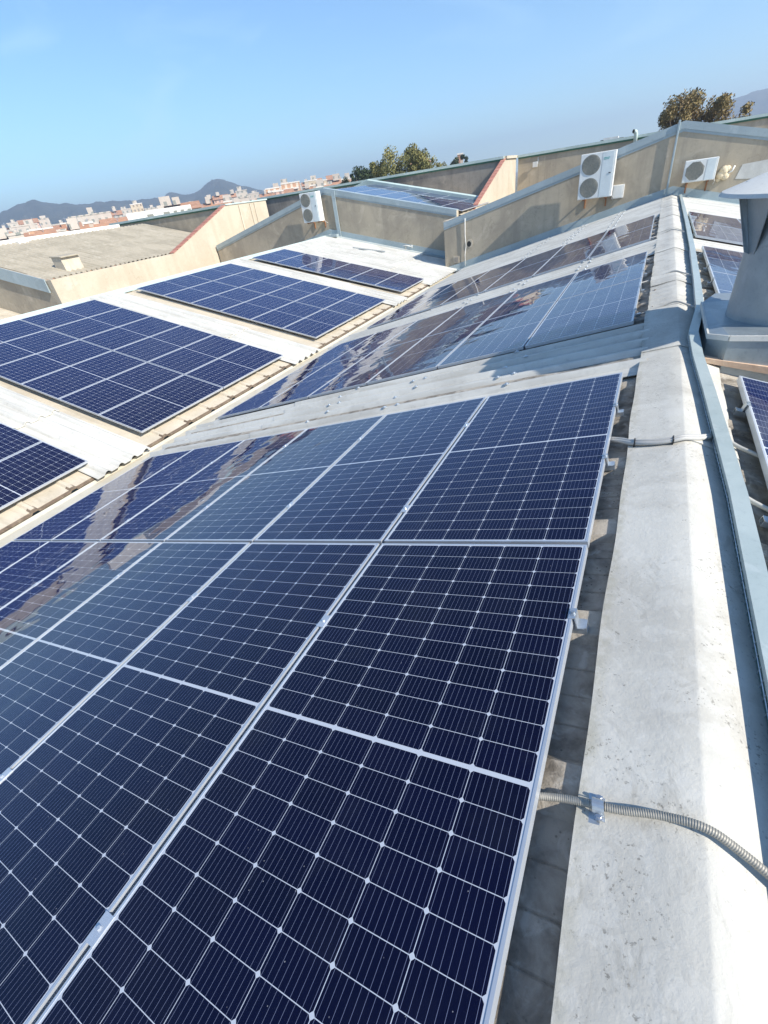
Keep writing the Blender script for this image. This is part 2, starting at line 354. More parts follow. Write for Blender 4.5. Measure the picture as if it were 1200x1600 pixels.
# valley gutter shared by the two bays
gut = thing('valley_gutter', 'cream metal valley gutter running between the two roof slopes', 'gutter')
mb = MB()
L_ = [(-7.16, -1.80), (-7.10, -1.83), (-6.62, -1.815), (-6.36, -1.70), (-6.34, -1.706), (-6.60, -1.83), (-7.12, -1.85), (-7.18, -1.81)]
mb.prism([Vector((x, Y0, z)) for x, z in L_], (0, YW - Y0, 0)); mb.build('channel', M_GUTTER, gut)
mb = MB(); mb.prism([Vector((x, Y0, z)) for x, z in [(-6.50, -1.70), (-6.47, -1.66), (-6.33, -1.625), (-6.33, -1.635), (-6.46, -1.675)]], (0, YW - Y0, 0)); mb.build('drip_edge', M_SHEET, gut)

# ------------------------------------------------------------------ left bay roof
left_roof = thing('workshop_roof', 'cream ribbed roof of the left bay sloping down to the valley gutter', 'roof')
mb = MB(); sheet(mb, PB, -7.17, XRB, crests(-6, YB, .6, .1, .10, .05, -.150, -.118), .007); mb.build('roof_slope', M_CREAM, left_roof)
mb = MB(); sheet(mb, PB, -7.13, -7.24, crests(-6, YW - .05, .6, .1, .13, .07, -.158, -.126), .030); mb.build('eaves_edge', M_RUST, left_roof)
mb = MB(); sheet(mb, PBL, XRB, -21.2, crests(-6, YB, .6, .1, .10, .05, -.150, -.118), .007); mb.build('roof_slope', M_CREAM, left_roof)
def bstrip(y0, y1, joint=-9.2, pitch=.25):
    pr = waves(y0, y1, pitch, -.112, .050, .5)
    mb = MB(); sheet(mb, PB, joint, XRB + .02, [(y, h + .030) for y, h in pr], .018); mb.build('skylight_sheet', M_SHEET, left_roof, autosmooth=35)
    mb = MB(); sheet(mb, PB, -7.0, joint - .12, pr, .005); mb.build('skylight_sheet', M_SHEET, left_roof, autosmooth=35)
bstrip(1.62, 2.66); bstrip(6.95, 8.08); bstrip(12.6, 13.7); bstrip(15.75, YB - .02, -9.0)
mb = MB()                                          # ridge flashing of the left bay
mb.prism([Vector((x, -6, z)) for x, z in [(XRB + .16, -.175), (XRB + .02, -.065), (XRB - .3, -.10), (XRB - .3, -.115), (XRB + .01, -.085), (XRB + .14, -.19)]], (0, YB + 5.9, 0)); mb.build('ridge_cap', M_GREENCOP, left_roof)

# ------------------------------------------------------------------ solar panels
def frame_mesh():
    mb = MB(); w, l, t, lip = PW / 2, PL / 2, .035, .0085
    for s in (-1, 1):
        mb.bbox((s * w, -l, -t), (s * (w - lip), l, 0)); mb.bbox((-w + lip, s * l, -t), (w - lip, s * (l - lip), 0))
    mb.bbox((-w + lip, -l + lip, -.012), (w - lip, l - lip, -.008))      # laminate back
    return mb.mesh('frame', M_FRAME)
def glass_mesh():
    me = bpy.data.meshes.new('cell_glass'); w, l, i = PW / 2 - .0084, PL / 2 - .0084, .0015
    me.from_pydata([(-w, -l, -i), (w, -l, -i), (w, l, -i), (-w, l, -i)], [], [(0, 1, 2, 3)])
    uv = me.uv_layers.new(name='UVMap')
    for k, (a, b) in enumerate([(-w, -l), (w, -l), (w, l), (-w, l)]): uv.data[k].uv = (a + PW / 2, b + PL / 2)
    me.materials.append(M_CELL); me.update(); return me
def box_mesh(name): return None
ME_FRAME, ME_GLASS = frame_mesh(), glass_mesh()
def clamp_mesh():                                  # bolted plate bridging two frames
    mb = MB(); mb.bbox((-.021, -.035, .0008), (.021, .035, .0035)); mb.lathe([(0, .010), (.0065, .010), (.0065, .0036), (.010, .0036), (.010, .003)], (0, 0, 0), 6); mb.bbox((-.008, -.03, -.035), (.008, .03, .0008))
    return mb.mesh('mid_clamp', M_FRAME)
def end_mesh():                                    # end clamp with its rail stub; local x points away from the panel
    mb = MB(); mb.bbox((-.012, -.025, .001), (.012, .025, .0045)); mb.bbox((.008, -.025, -.050), (.012, .025, .001)); mb.bbox((.012, -.025, -.050), (.034, .025, -.046))
    mb.lathe([(0, .014), (.007, .014), (.007, .006), (.011, .006), (.011, .0045)], (.001, 0, 0), 6)
    mb.bbox((-.02, -.022, -.076), (.042, .022, -.073)); mb.bbox((-.02, -.022, -.048), (.042, .022, -.045)); mb.bbox((-.02, -.022, -.073), (.042, -.0185, -.048)); mb.bbox((-.02, .0185, -.073), (.042, .022, -.048))
    return mb.mesh('end_clamp', M_GALV)
ME_CLAMP, ME_END = clamp_mesh(), end_mesh()
def panel(P, Xd, Zd, x, y, h, label, group, clamps=None, ends=None):
    Z = Vector(Zd); X = Vector(Xd); Y = Z.cross(X); Mx = Matrix((X, Y, Z)).transposed().to_4x4(); Mx.translation = P(x, y, h)
    r = bpy.data.objects.new('solar_panel', None); COL.objects.link(r); r.matrix_world = Mx; r.empty_display_size = .3
    tag(r, label, 'solar panel', group)
    for nm, me in (('frame', ME_FRAME), ('cell_glass', ME_GLASS)):
        o = bpy.data.objects.new(nm, me); COL.objects.link(o); o.parent = r
    for yy in (clamps or []):
        o = bpy.data.objects.new('mid_clamp', ME_CLAMP); COL.objects.link(o); o.parent = r; o.location = (.53, yy, 0)
    for yy in (ends or []):
        o = bpy.data.objects.new('end_clamp', ME_END); COL.objects.link(o); o.parent = r; o.location = (PW / 2, yy, 0)
    return r
PITCH, LP = 1.06, 2.0933
XN, ZN = (ca, 0, sa), (-sa, 0, ca); XBd, ZBd = (cb, 0, -sb), (sb, 0, cb); XRd, ZRd = (ca, 0, -sa), (sa, 0, ca)
def rowname(r, n): return 'only row' if n == 1 else (('nearer row', 'farther row')[r])
def colname(i, n, hi, lo):
    return 'at the %s end' % hi if i == 0 else ('at the %s end' % lo if i == n - 1 else '%s from the %s' % (ordn(i), hi))
def colname2(i, hi): return '%s from the %s' % (ordn(i), hi)
for bi, (ys, desc) in enumerate([((-LP / 2, LP / 2), 'large foreground block'), ((3.498 + LP / 2, 3.498 + 1.5 * LP), 'middle block of the near slope'), ((9.07 + LP / 2, 9.07 + 1.5 * LP), 'last near-slope block by the wall')]):
    for r, yc in enumerate(ys):
        for i in range(6):
            u = (i + .5) * PITCH; cl = ends = None
            if bi == 0:
                cl = [(-.55, .62), (-.72, .45), (-.6, .5)][i % 3] if i else None
                if i == 0: ends = ((.63, -.93) if r == 0 else (-.28, .42))
            elif i == 0: ends = (-.6, .5)
            panel(PN, XN, ZN, -u * ca, yc, 0, 'solar panel %s, %s, %s' % (colname2(i, 'ridge'), ('nearer row', 'farther row')[r], desc), 'solar panels on the near slope', cl, ends)
for (ys, n, desc) in [((1.79 - 1.5 * LP, 1.79 - .5 * LP), 4, 'block cut by the left edge'), ((4.917 - LP / 2, 4.917 + LP / 2), 6, 'second left-slope block'), ((10.526 - LP / 2, 10.526 + LP / 2), 6, 'third left-slope block'), ((13.862 + LP / 2,), 6, 'single-row left-slope block')]:
    for r, yc in enumerate(ys):
        for i in range(n):
            u = (i + .5) * PITCH
            lb = 'solar panel %s, ' % colname2(i, 'gutter') + (('%s, ' % ('nearer row', 'farther row')[r]) if len(ys) > 1 else '') + desc
            panel(PB, XBd, ZBd, XB - u * cb, yc, 0, lb, 'solar panels on the left slope')
for r in range(2):
    for i in range(6):
        panel(PB, XBd, ZBd, -7.75 - (i + .5) * PITCH * cb, 20.58 + (r + .5) * LP, 1.74, 'solar panel on the raised roof, %s, %s from the red coping' % (('nearer row', 'farther row')[r], ordn(i)), 'solar panels on the raised roof')
for (ys, dx, desc) in [((-LP / 2, LP / 2), 0, 'block before the duct'), ((3.76 + LP / 2, 3.74 + 1.5 * LP), .045, 'right-slope block beside the duct'), ((9.07 + LP / 2, 9.07 + 1.5 * LP), .0, 'block below the small air conditioner')]:
    for r, yc in enumerate(ys):
        for i in range(2):
            u = (i + .5) * PITCH; o = panel(PR, XRd, ZRd, 2 * XR + dx + u * ca, yc, 0, 'solar panel %s, %s, %s' % (colname2(i, 'ridge'), ('nearer row', 'farther row')[r], desc), 'solar panels on the right slope', None, None)
            if i == 0:
                for yy in (-.62, .55):
                    e = bpy.data.objects.new('end_clamp', ME_END); COL.objects.link(e); e.parent = o; e.location = (-PW / 2, yy, 0); e.rotation_euler = (0, 0, math.pi)

# ------------------------------------------------------------------ parapet walls
def roofz(x): return (x if x < XR else 2 * XR - x) * ta
def gable_wall(label, y, xs, zt, zb, mat, cop=.25, th=.25, flash=.28, cap=True, flash_h=.0, wash=.0):
    """wall facing us along x; xs = breakpoints, zt/zb = functions of x for top and roof line"""
    w = thing('parapet_wall', label, 'wall')
    mb = MB()
    for a, b in zip(xs, xs[1:]):
        mb.hexa([Vector((a, y, zb(a) - .6)), Vector((b, y, zb(b) - .6)), Vector((b, y + th, zb(b) - .6)), Vector((a, y + th, zb(a) - .6)),
                 Vector((a, y, zt(a) - .02)), Vector((b, y, zt(b) - .02)), Vector((b, y + th, zt(b) - .02)), Vector((a, y + th, zt(a) - .02))])
    mb.build('wall_face', mat, w)
    if cap:
        mb = MB()
        for a, b in zip(xs, xs[1:]):
            def P(x, dy, dz): return Vector((x, y + dy, zt(x) + dz))
            # folded coping: upper band, a small step, lower apron
            for (d0, z0, d1, z1, y1) in ((-.034, -cop * .72, -.034, 0.0, th + .03),):
                mb.hexa([P(a, -.034, -cop * .72), P(b, -.034, -cop * .72), P(b, -.003, -cop * .72), P(a, -.003, -cop * .72), P(a, -.034, .012), P(b, -.034, .012), P(b, -.003, .012), P(a, -.003, .012)])
            mb.hexa([P(a, -.016, -cop), P(b, -.016, -cop), P(b, -.002, -cop), P(a, -.002, -cop), P(a, -.016, -cop * .72 - .002), P(b, -.016, -cop * .72 - .002), P(b, -.002, -cop * .72 - .002), P(a, -.002, -cop * .72 - .002)])
            mb.hexa([P(a, -.003, -.018), P(b, -.003, -.018), P(b, th + .03, -.018), P(a, th + .03, -.018), P(a, -.003, .012), P(b, -.003, .012), P(b, th + .03, .012), P(a, th + .03, .012)])
        mb.build('coping', M_COPING, w)
    if flash:
        mb = MB()
        for a, b in zip(xs, xs[1:]):
            def Q(x, dy, dz): return Vector((x, y + dy, zb(x) + dz))
            mb.hexa([Q(a, -.02, -.14), Q(b, -.02, -.14), Q(b, -.002, -.14), Q(a, -.002, -.14), Q(a, -.02, flash - .1), Q(b, -.02, flash - .1), Q(b, -.002, flash - .1), Q(a, -.002, flash - .1)])
            mb.hexa([Q(a, -.30, -.060), Q(b, -.30, -.060), Q(b, -.02, -.048), Q(a, -.02, -.048), Q(a, -.30, -.052), Q(b, -.30, -.052), Q(b, -.02, -.036), Q(a, -.02, -.036)])
        mb.build('flashing', M_COPING, w)
    return w
HW = 1.80
wall_n = gable_wall('grey rendered gable parapet with blue-grey coping behind the near ridge', YW, [-7.52, XR, 8.0], lambda x: roofz(x) + HW, lambda x: roofz(x), M_WALL)
mb = MB(); mb.bbox((-7.52, YW + .25, -2.4), (-7.27, YB, roofz(-7.4) + HW - .02)); mb.build('return_wall', M_WALL, wall_n)
mb = MB(); mb.bbox((-7.56, YW - .02, roofz(-7.5) + HW - .0), (-7.2, YB + .3, roofz(-7.5) + HW + .05)); mb.build('corner_cap', M_CREAMWALL, wall_n)
mb = MB(); mb.prism([Vector((x, YW - .001, z)) for x, z in [(2.0, .25), (4.4, .0), (4.4, .62), (3.1, .66), (2.1, .60)]], (0, -.006, 0)); mb.build('repair_patch', M_CAPM, wall_n)
mb = MB(); mb.bbox((.165, YW - .085, .0), (.225, YW - .036, 1.93)); bevel(mb.build('vertical_strip', M_COPING, wall_n), .012)
def zB(x): return (ZB - (x - XB) * tb) if x > XRB else (ZB - (2 * XRB - x - XB) * tb)
wall_l = gable_wall('lower grey gable parapet of the left bay with blue-grey coping', YB, [-21.5, XRB, -7.52], lambda x: zB(x) + HW, lambda x: zB(x), M_WALL)
mb = MB(); mb.bbox((-13.50, YB - .075, -.25), (-13.32, YB - .036, 1.62)); mb.build('vertical_strip', M_COPING, wall_l)
mb = MB(); mb.bbox((-14.4, YB - .5, -.16), (-13.3, YB - .30, -.06)); mb.build('ridge_flashing', M_COPING, wall_l)
# raised roofs behind the parapets
fz = lambda x: zB(x) + 1.70
rr = thing('raised_roof', 'raised sheet roof carrying panels behind the left parapet', 'roof')
mb = MB(); sheet(mb, lambda x, y, h: PB(x, y, h + 1.74), -7.5, XRB, crests(YB + .25, 27.8, .6, .1, .17, .11, -.16, -.12), .007); mb.build('roof_slope', M_CREAM, rr)
mb = MB(); sheet(mb, lambda x, y, h: PBL(x, y, h + 1.74), XRB, -21.3, crests(YB + .25, 27.8, .6, .1, .17, .11, -.16, -.12), .007); mb.build('roof_slope', M_CREAM, rr)
mb = MB()
for a, b in ((-21.4, XRB), (XRB, -7.62)):
    za, zc = fz(a) + .02, fz(b) + .02
    mb.hexa([Vector((a, 24.72, za - .15)), Vector((b, 24.72, zc - .15)), Vector((b, 24.95, zc - .15)), Vector((a, 24.95, za - .15)), Vector((a, 24.72, za + .20)), Vector((b, 24.72, zc + .20)), Vector((b, 24.95, zc + .24)), Vector((a, 24.95, za + .24))])
mb.build('roof_kerb', M_GREENCOP, rr)
rn = thing('raised_roof', 'raised ribbed roof beyond the near gable parapet, hardly showing above it', 'roof')
mb = MB(); sheet(mb, lambda x, y, h: PN(x, y, h + 1.6), XR, -7.0, crests(YW + .25, 30.2, .6, .1, .17, .11, -.16, -.12), .007); mb.build('roof_slope', M_ROOF, rn)
mb = MB(); sheet(mb, lambda x, y, h: PR(x, y, h + 1.6), XR, 8.0, crests(YW + .25, 30.2, .6, .1, .17, .11, -.16, -.12), .007); mb.build('roof_slope', M_ROOF, rn)
# level fire walls
def level_wall(label, y, x0, x1, zt, zb, mat, base=None):
    w = thing('fire_wall', label, 'wall', )
    mb = MB(); mb.bbox((x0, y, zb), (x1, y + .3, zt - .06)); mb.build('wall_face', mat, w)
    mb = MB(); mb.bbox((x0 - .02, y - .07, zt - .06), (x1 + .02, y + .42, zt + .05)); mb.build('coping', M_GREENCOP, w)
    mb = MB(); mb.bbox((x0, y - .05, zt - .13), (x1, y - .002, zt - .062)); mb.build('drip_edge', M_GREENEDGE, w)
    if base:
        mb = MB()
        for a, b in base:
            mb.hexa([Vector((a[0], y - .04, a[1] - .2)), Vector((b[0], y - .04, b[1] - .2)), Vector((b[0], y - .002, b[1] - .2)), Vector((a[0], y - .002, a[1] - .2)), Vector((a[0], y - .04, a[1] + .22)), Vector((b[0], y - .04, b[1] + .22)), Vector((b[0], y - .002, b[1] + .22)), Vector((a[0], y - .002, a[1] + .22))])
        mb.build('flashing', M_GREENCOP, w)
    return w
level_wall('dark stained fire wall with green-edged coping behind the raised panels', 27.85, -24, -7.5, 1.95, -1, M_WALLD)
level_wall('plain grey fire wall with pale coping rising behind the near gable', 30.3, -7.3, 14, 1.93, -1, M_WALL)
# cream side walls with stepped, ramped tops
def side_wall(label, x, pts, zb, th=.28, red=None, mat=None):
    w = thing('side_wall', label, 'wall')
    mb = MB()
    for (y0, z0), (y1, z1) in zip(pts, pts[1:]):
        mb.hexa([Vector((x - th, y0, zb)), Vector((x, y0, zb)), Vector((x, y1, zb)), Vector((x - th, y1, zb)), Vector((x - th, y0, z0)), Vector((x, y0, z0)), Vector((x, y1, z1)), Vector((x - th, y1, z1))])
    mb.build('wall_face', mat or M_CREAMWALL, w)
    mb = MB(); (y0, z0), (y1, z1) = pts[red], pts[red + 1]
    n = 16
    for i in range(n):                             # clay tiles up the ramp, overlapping
        a, b = i / n, (i + 1) / n + .01; ya, yb_ = y0 + (y1 - y0) * a, y0 + (y1 - y0) * b; za, zc = z0 + (z1 - z0) * a, z0 + (z1 - z0) * b
        mb.hexa([Vector((x - th - .02, ya, za + .004)), Vector((x + .02, ya, za + .004)), Vector((x + .02, yb_, zc + .004)), Vector((x - th - .02, yb_, zc + .004)),
                 Vector((x - th - .02, ya, za + .045)), Vector((x + .02, ya, za + .045)), Vector((x + .02, yb_, zc + .032)), Vector((x - th - .02, yb_, zc + .032))])
    mb.build('clay_coping', M_REDTILE, w)
    return w
sw = side_wall('cream stepped side wall with red clay coping beside the raised panels', -7.42, [(YB + .3, -.02), (22.2, 0.0), (27.9, 1.85), (30.3, 1.87)], -1.5, .18, 1)
mb = MB(); mb.bbox((-7.78, 27.95, 1.872), (-7.34, 30.4, 1.99)); mb.build('top_cap', M_CREAM, sw)
sw2 = side_wall('long cream side wall with red clay coping at the neighbouring roof', -21.6, [(10.7, .08), (17.3, .08), (21.9, 1.76), (25.6, 1.78)], -2.6, .28, 1)
mb = MB(); mb.bbox((-21.95, 21.95, 1.782), (-21.55, 25.7, 1.85)); mb.build('top_cap', M_GREENCOP, sw2)
mb = MB(); 
for yy, w_ in ((23.0, .10), (24.0, .07), (24.4, .05)): mb.bbox((-21.598, yy, -1), (-21.55, yy + w_, 1.72))
mb.build('pilaster', M_CREAM, sw2)

# ------------------------------------------------------------------ neighbouring building on the left
nb = thing('neighbour_roof', 'aged grey corrugated roof of the neighbouring building on the left', 'roof')
def PNB(x, y, h): return Vector((x + h * .23, y, .05 - (x + 21.85) * .2150 + h * .973))
mb = MB(); sheet(mb, PNB, -21.9, -28.6, waves(10.9, 22.0, .25, 0, .075, .15, 5), .008); mb.build('roof_slope', M_OLDROOF, nb, autosmooth=50)
mb = MB(); sheet(mb, lambda x, y, h: Vector((x - h * .23, y, .05 - (-57.2 - x + 21.85) * .2150 + h * .973)), -28.6, -35, waves(10.9, 22.0, .25, 0, .075, .15, 5), .008); mb.build('roof_slope', M_OLDROOF, nb, autosmooth=50)
mb = MB(); sheet(mb, lambda x, y, h: PNB(x, y, h - 1.85), -21.9, -30, waves(-8, 10.68, .6, 0, .04, .7, 4), .008); mb.build('lower_slope', M_CREAM, nb, autosmooth=50)
nbw = thing('gable_wall', 'shaded grey gable wall with sheet apron under the neighbouring roof', 'wall')
mb = MB(); mb.hexa([Vector((-30, 10.7, -3)), Vector((-21.9, 10.7, -3)), Vector((-21.9, 10.88, -3)), Vector((-30, 10.88, -3)), Vector((-30, 10.7, 1.78)), Vector((-21.9, 10.7, .05)), Vector((-21.9, 10.88, .05)), Vector((-30, 10.88, 1.78))]); mb.build('wall_face', M_WALL, nbw)
mb = MB()
for i in range(7):
    a = -21.95 - i * 1.15; b = a - 1.14; za = .1 - (a + 21.85) * .2150; zc = .1 - (b + 21.85) * .2150
    mb.hexa([Vector((b, 10.62, zc - .5)), Vector((a, 10.62, za - .5)), Vector((a, 10.68, za - .5)), Vector((b, 10.68, zc - .5)), Vector((b, 10.64, zc)), Vector((a, 10.64, za)), Vector((a, 10.68, za)), Vector((b, 10.68, zc))])
mb.build('apron', M_COPING, nbw)
level_wall('grey fire wall with pale coping at the far end of the neighbouring roof', 22.1, -32, -21.95, 1.80, -1, M_WALL)
wp = thing('white_parapet', 'long white parapet along the ridge of the neighbouring roof', 'wall')
mb = MB(); mb.bbox((-28.9, 8, 1.0), (-28.62, 20.2, 1.71)); mb.build('wall_face', M_WHITEP, wp)
mb = MB(); mb.bbox((-28.62, 13.9, 1.35), (-28.3, 14.4, 1.60)); mb.build('outlet_box', M_WHITEP, wp)
cb_ = thing('roof_cowl', 'weathered sheet cowl on the aged neighbouring roof', 'vent', (-22.75, 12.45, .28))
mb = MB(); mb.hexa([Vector(p) for p in [(-.2, -.25, -.1), (.2, -.25, -.1), (.2, .25, -.1), (-.2, .25, -.1), (-.2, -.25, .30), (.16, -.25, .30), (.16, .25, .30), (-.2, .25, .30)]]); mb.build('cowl_box', M_CREAM, cb_); cb_.scale = (1.7, 1.7, 1.7)
mb = MB(); mb.hexa([Vector(p) for p in [(-.23, -.27, .302), (.24, -.27, .27), (.24, .27, .27), (-.23, .27, .302), (-.23, -.27, .325), (.24, -.27, .292), (.24, .27, .292), (-.23, .27, .325)]]); mb.build('hood', M_OLDROOF, cb_)

# ------------------------------------------------------------------ air conditioners
def ac_unit(label, x0, x1, z0, z1, yf, depth, wall_y, fans=2, panel_right=True):
    W, H = x1 - x0, z1 - z0; r = thing('air_conditioner', label, 'air conditioner', ((x0 + x1) / 2, yf + depth / 2, z0), 'air conditioner units bracketed to the parapets')
    hd = depth / 2
    mb = MB(); mb.bbox((-W / 2, -hd + .012, 0), (W / 2, hd, H)); bevel(mb.build('casing', M_ACW, r), .012)
    fw = W * (.62 if fans == 2 else .66)
    mb = MB(); mb.bbox((-W / 2 + .012, -hd, .02), (-W / 2 + fw, -hd + .012, H - .02)); mb.build('fan_panel', M_ACW, r)
    mb = MB(); mb.bbox((-W / 2 + fw + .012, -hd - .004, .02), (W / 2 - .06, -hd + .0115, H - .02)); mb.build('service_panel', M_ACP, r)
    fc = -W / 2 + .012 + (fw - .012) / 2; R = min(fw * .44, H / fans * .44)
    for k in range(fans):
        zc = H * (k + .5) / fans; mb = MB()
        n = 8 if fans == 1 else 40
        off = math.pi / 8 if fans == 1 else 0
        loop = [Vector((fc + R * 1.04 * math.cos(2 * math.pi * i / n + off), -hd - .004, zc + R * math.sin(2 * math.pi * i / n + off))) for i in range(n)]
        mb.prism(loop, (0, .003, 0)); g = mb.build('fan_grille', M_FAN, r)
        mb = MB()                                  # guard wires and hub
        for q in (.25, .45, .62, .78, .92):
            mb.tube([(fc + R * q * math.cos(2 * math.pi * i / 28), -hd - .010, zc + R * q * math.sin(2 * math.pi * i / 28)) for i in range(29)], .004, 4, caps=False)
        for i in range(6):
            a = math.pi * i / 6; mb.tube([(fc - R * .96 * math.cos(a), -hd - .008, zc - R * .96 * math.sin(a)), (fc + R * .96 * math.cos(a), -hd - .008, zc + R * .96 * math.sin(a))], .004, 4)
        mb.build('guard', M_FAN, g)
    if fans == 2:
        mb = MB(); xl = -W / 2 + fw + .05                 # teal lettering in two short lines
        for zz, nn in ((H * .865, 7), (H * .835, 6)):
            for i in range(nn): mb.bbox((xl + i * .026, -hd - .007, zz - .010), (xl + i * .026 + .019, -hd - .0045, zz + .010))
        mb.build('lettering', M_TEAL, r)
        mb = MB(); mb.bbox((W / 2 - .16, -hd - .016, H * .52), (W / 2 - .10, -hd - .0045, H * .54)); mb.build('handle', M_BLACK, r)
    for s in (-.32, .32):
        mb = MB(); mb.bbox((s * W - .02, -hd + .04, -.045), (s * W + .02, wall_y - yf - hd - .001, -.003)); mb.bbox((s * W - .02, wall_y - yf - hd - .045, -.30), (s * W + .02, wall_y - yf - hd - .001, -.046))
        mb.build('bracket', M_BRKT, r)
    mb = MB(); mb.tube([(W / 2 - .03, hd - .06, .05), (W / 2 + .03, hd, -.05), (W / 2 + .02, wall_y - yf - hd - .04, -.14)], .014, 8); mb.build('hose', M_CABLE, r)
    return r
ac_unit('white twin-fan air conditioner high on the near gable parapet', -2.46, -1.42, .225, 1.455, 18.04, .38, YW, 2)
ac_unit('white twin-fan air conditioner standing over the left ridge', -14.90, -13.96, .54, 1.70, 19.66, .38, YB, 2)
ac_unit('small white single-fan air conditioner right of the ridge', .56, 1.42, .33, .885, 18.2, .30, YW, 1)
fo = MB()
for (dx, dz, r_) in ((0, 0, .13), (-.07, -.10, .12), (.05, -.14, .11), (.07, .03, .10), (-.11, -.2, .07)):
    fo.lathe([(0.001, r_), (r_ * .5, r_ * .86), (r_ * .87, r_ * .5), (r_, 0), (r_ * .87, -r_ * .5), (r_ * .5, -r_ * .86), (.001, -r_)], (1.66 + dx, YW - .03, .50 + dz), 14)
tag(fo.build('foam_patch', M_FOAM, smooth=True), 'lumpy cream sealing foam patch right of the small air conditioner', 'foam')
mb = MB(); mb.tube([(1.72, YW - .05, .40), (1.86, YW - .09, .47), (1.90, YW - .10, .60)], .025, 8); tag(mb.build('pipe_stub', M_WHITEP, smooth=True), 'short white pipe stub poking out of the foam patch', 'pipe')
mbx = thing('meter_box', 'small white box on the wall right of the near twin-fan unit', 'box', (-1.26, YW - .07, .30))
mb = MB(); mb.bbox((-.18, 0, -.19), (.18, .068, .19)); bevel(mb.build('box_body', M_WHITEP, mbx), .01)
mb = MB(); mb.bbox((-.15, -.012, -.16), (.12, -.001, .16)); mb.build('cover', M_ACW, mbx)
mb = MB(); mb.tube([(-6.62, YW - .05, .05), (-6.63, YW - .045, -.5), (-6.60, YW - .05, -.9), (-6.65, YW - .045, -1.2), (-6.64, YW - .05, -1.62)], .016, 8); tag(mb.build('hanging_cable', M_WHITEP, smooth=True), 'white cable hanging down the left end of the near parapet', 'cable')
wv = thing('wall_vent', 'round dark vent hole with pale rim beside the hanging cable', 'vent', (-6.46, YW, -.82))
mb = MB(); mb.prism([Vector((.13 * math.cos(i * math.pi / 12), -.004, .15 * math.sin(i * math.pi / 12))) for i in range(24)], (0, -.02, 0)); mb.build('rim', M_CREAM, wv)
mb = MB(); mb.prism([Vector((-.02 + .085 * math.cos(i * math.pi / 12), -.0245, -.02 + .10 * math.sin(i * math.pi / 12))) for i in range(24)], (0, -.004, 0)); mb.build('opening', M_BLACK, wv)
jb = thing('junction_box', 'small pale square patch low on the near parapet corner', 'box', (-7.02, YW, -1.36))
mb = MB(); mb.bbox((-.13, -.03, -.13), (.13, -.001, .13)); mb.build('surround', M_CREAMWALL, jb)
mb = MB(); mb.bbox((-.08, -.045, -.08), (.08, -.0305, .08)); mb.build('cover', M_WALLD, jb)
sp = thing('pipe_stand', 'thin bent pipe with tap standing in front of the left parapet', 'pipe', (-9.98, YB - .12, -1.2))
mb = MB(); mb.tube([(-.06, -.1, .0), (0, 0, .16), (.03, .03, .36)], .015, 8); mb.build('riser', M_FLEX, sp, smooth=True)
mb = MB(); mb.tube([(-.12, .0, .36), (.03, .03, .37), (.32, .04, .30)], .02, 8); mb.tube([(.32, .04, .24), (.32, .04, .36)], .025, 8); mb.build('tap', M_WHITEP, sp, smooth=True)
fb = MB(); c0, c1 = PB(-11.75, 18.5, -.03), PB(-10.4, 18.95, -.03); d = (c1 - c0); nrm = Vector(ZBd); side = nrm.cross(d).normalized() * .04
fb.hexa([c0 - side, c1 - side, c1 + side, c0 + side, c0 - side + nrm * .03, c1 - side + nrm * .03, c1 + side + nrm * .03, c0 + side + nrm * .03]); tag(fb.build('metal_bar', M_GALV), 'loose grey metal bar lying on the white sheets before the left parapet', 'bar')
lm = thing('flood_lamp', 'small white flood lamp high on the plain far wall', 'lamp', (-6.35, 30.25, 1.45))
mb = MB(); mb.bbox((-.12, -.12, -.12), (.12, -.04, .12)); mb.build('lamp_head', M_WHITEP, lm)
mb = MB(); mb.tube([(0, -.04, 0), (0.12, .04, .02), (.12, .04, .3)], .02, 6); mb.build('arm', M_GALV, lm)
vp = thing('vent_pipe', 'black-mouthed vent pipe rising over the far coping', 'pipe', (-1.52, 30.1, 1.9))
mb = MB(); mb.tube([(0, 0, -.2), (0, 0, .12), (-.03, -.03, .21), (-.12, -.12, .25)], .09, 12); mb.build('pipe_body', M_GREENCOP, vp, smooth=True)
mb = MB(); mb.tube([(-.121, -.121, .25), (-.135, -.135, .251)], .075, 12); mb.build('pipe_mouth', M_BLACK, vp)
rl = thing('rooftop_unit', 'low white rooftop unit showing over the far coping', 'roof unit', (-2.75, 31.4, 1.6))
mb = MB(); mb.bbox((-.35, -.2, .2), (.35, .2, .5)); mb.build('casing', M_WHITEP, rl)
mb = MB(); mb.bbox((-.5, -.15, .2), (-.36, .15, .44)); mb.bbox((.36, -.15, .2), (.6, .15, .42)); mb.build('end_frame', M_FAN, rl)

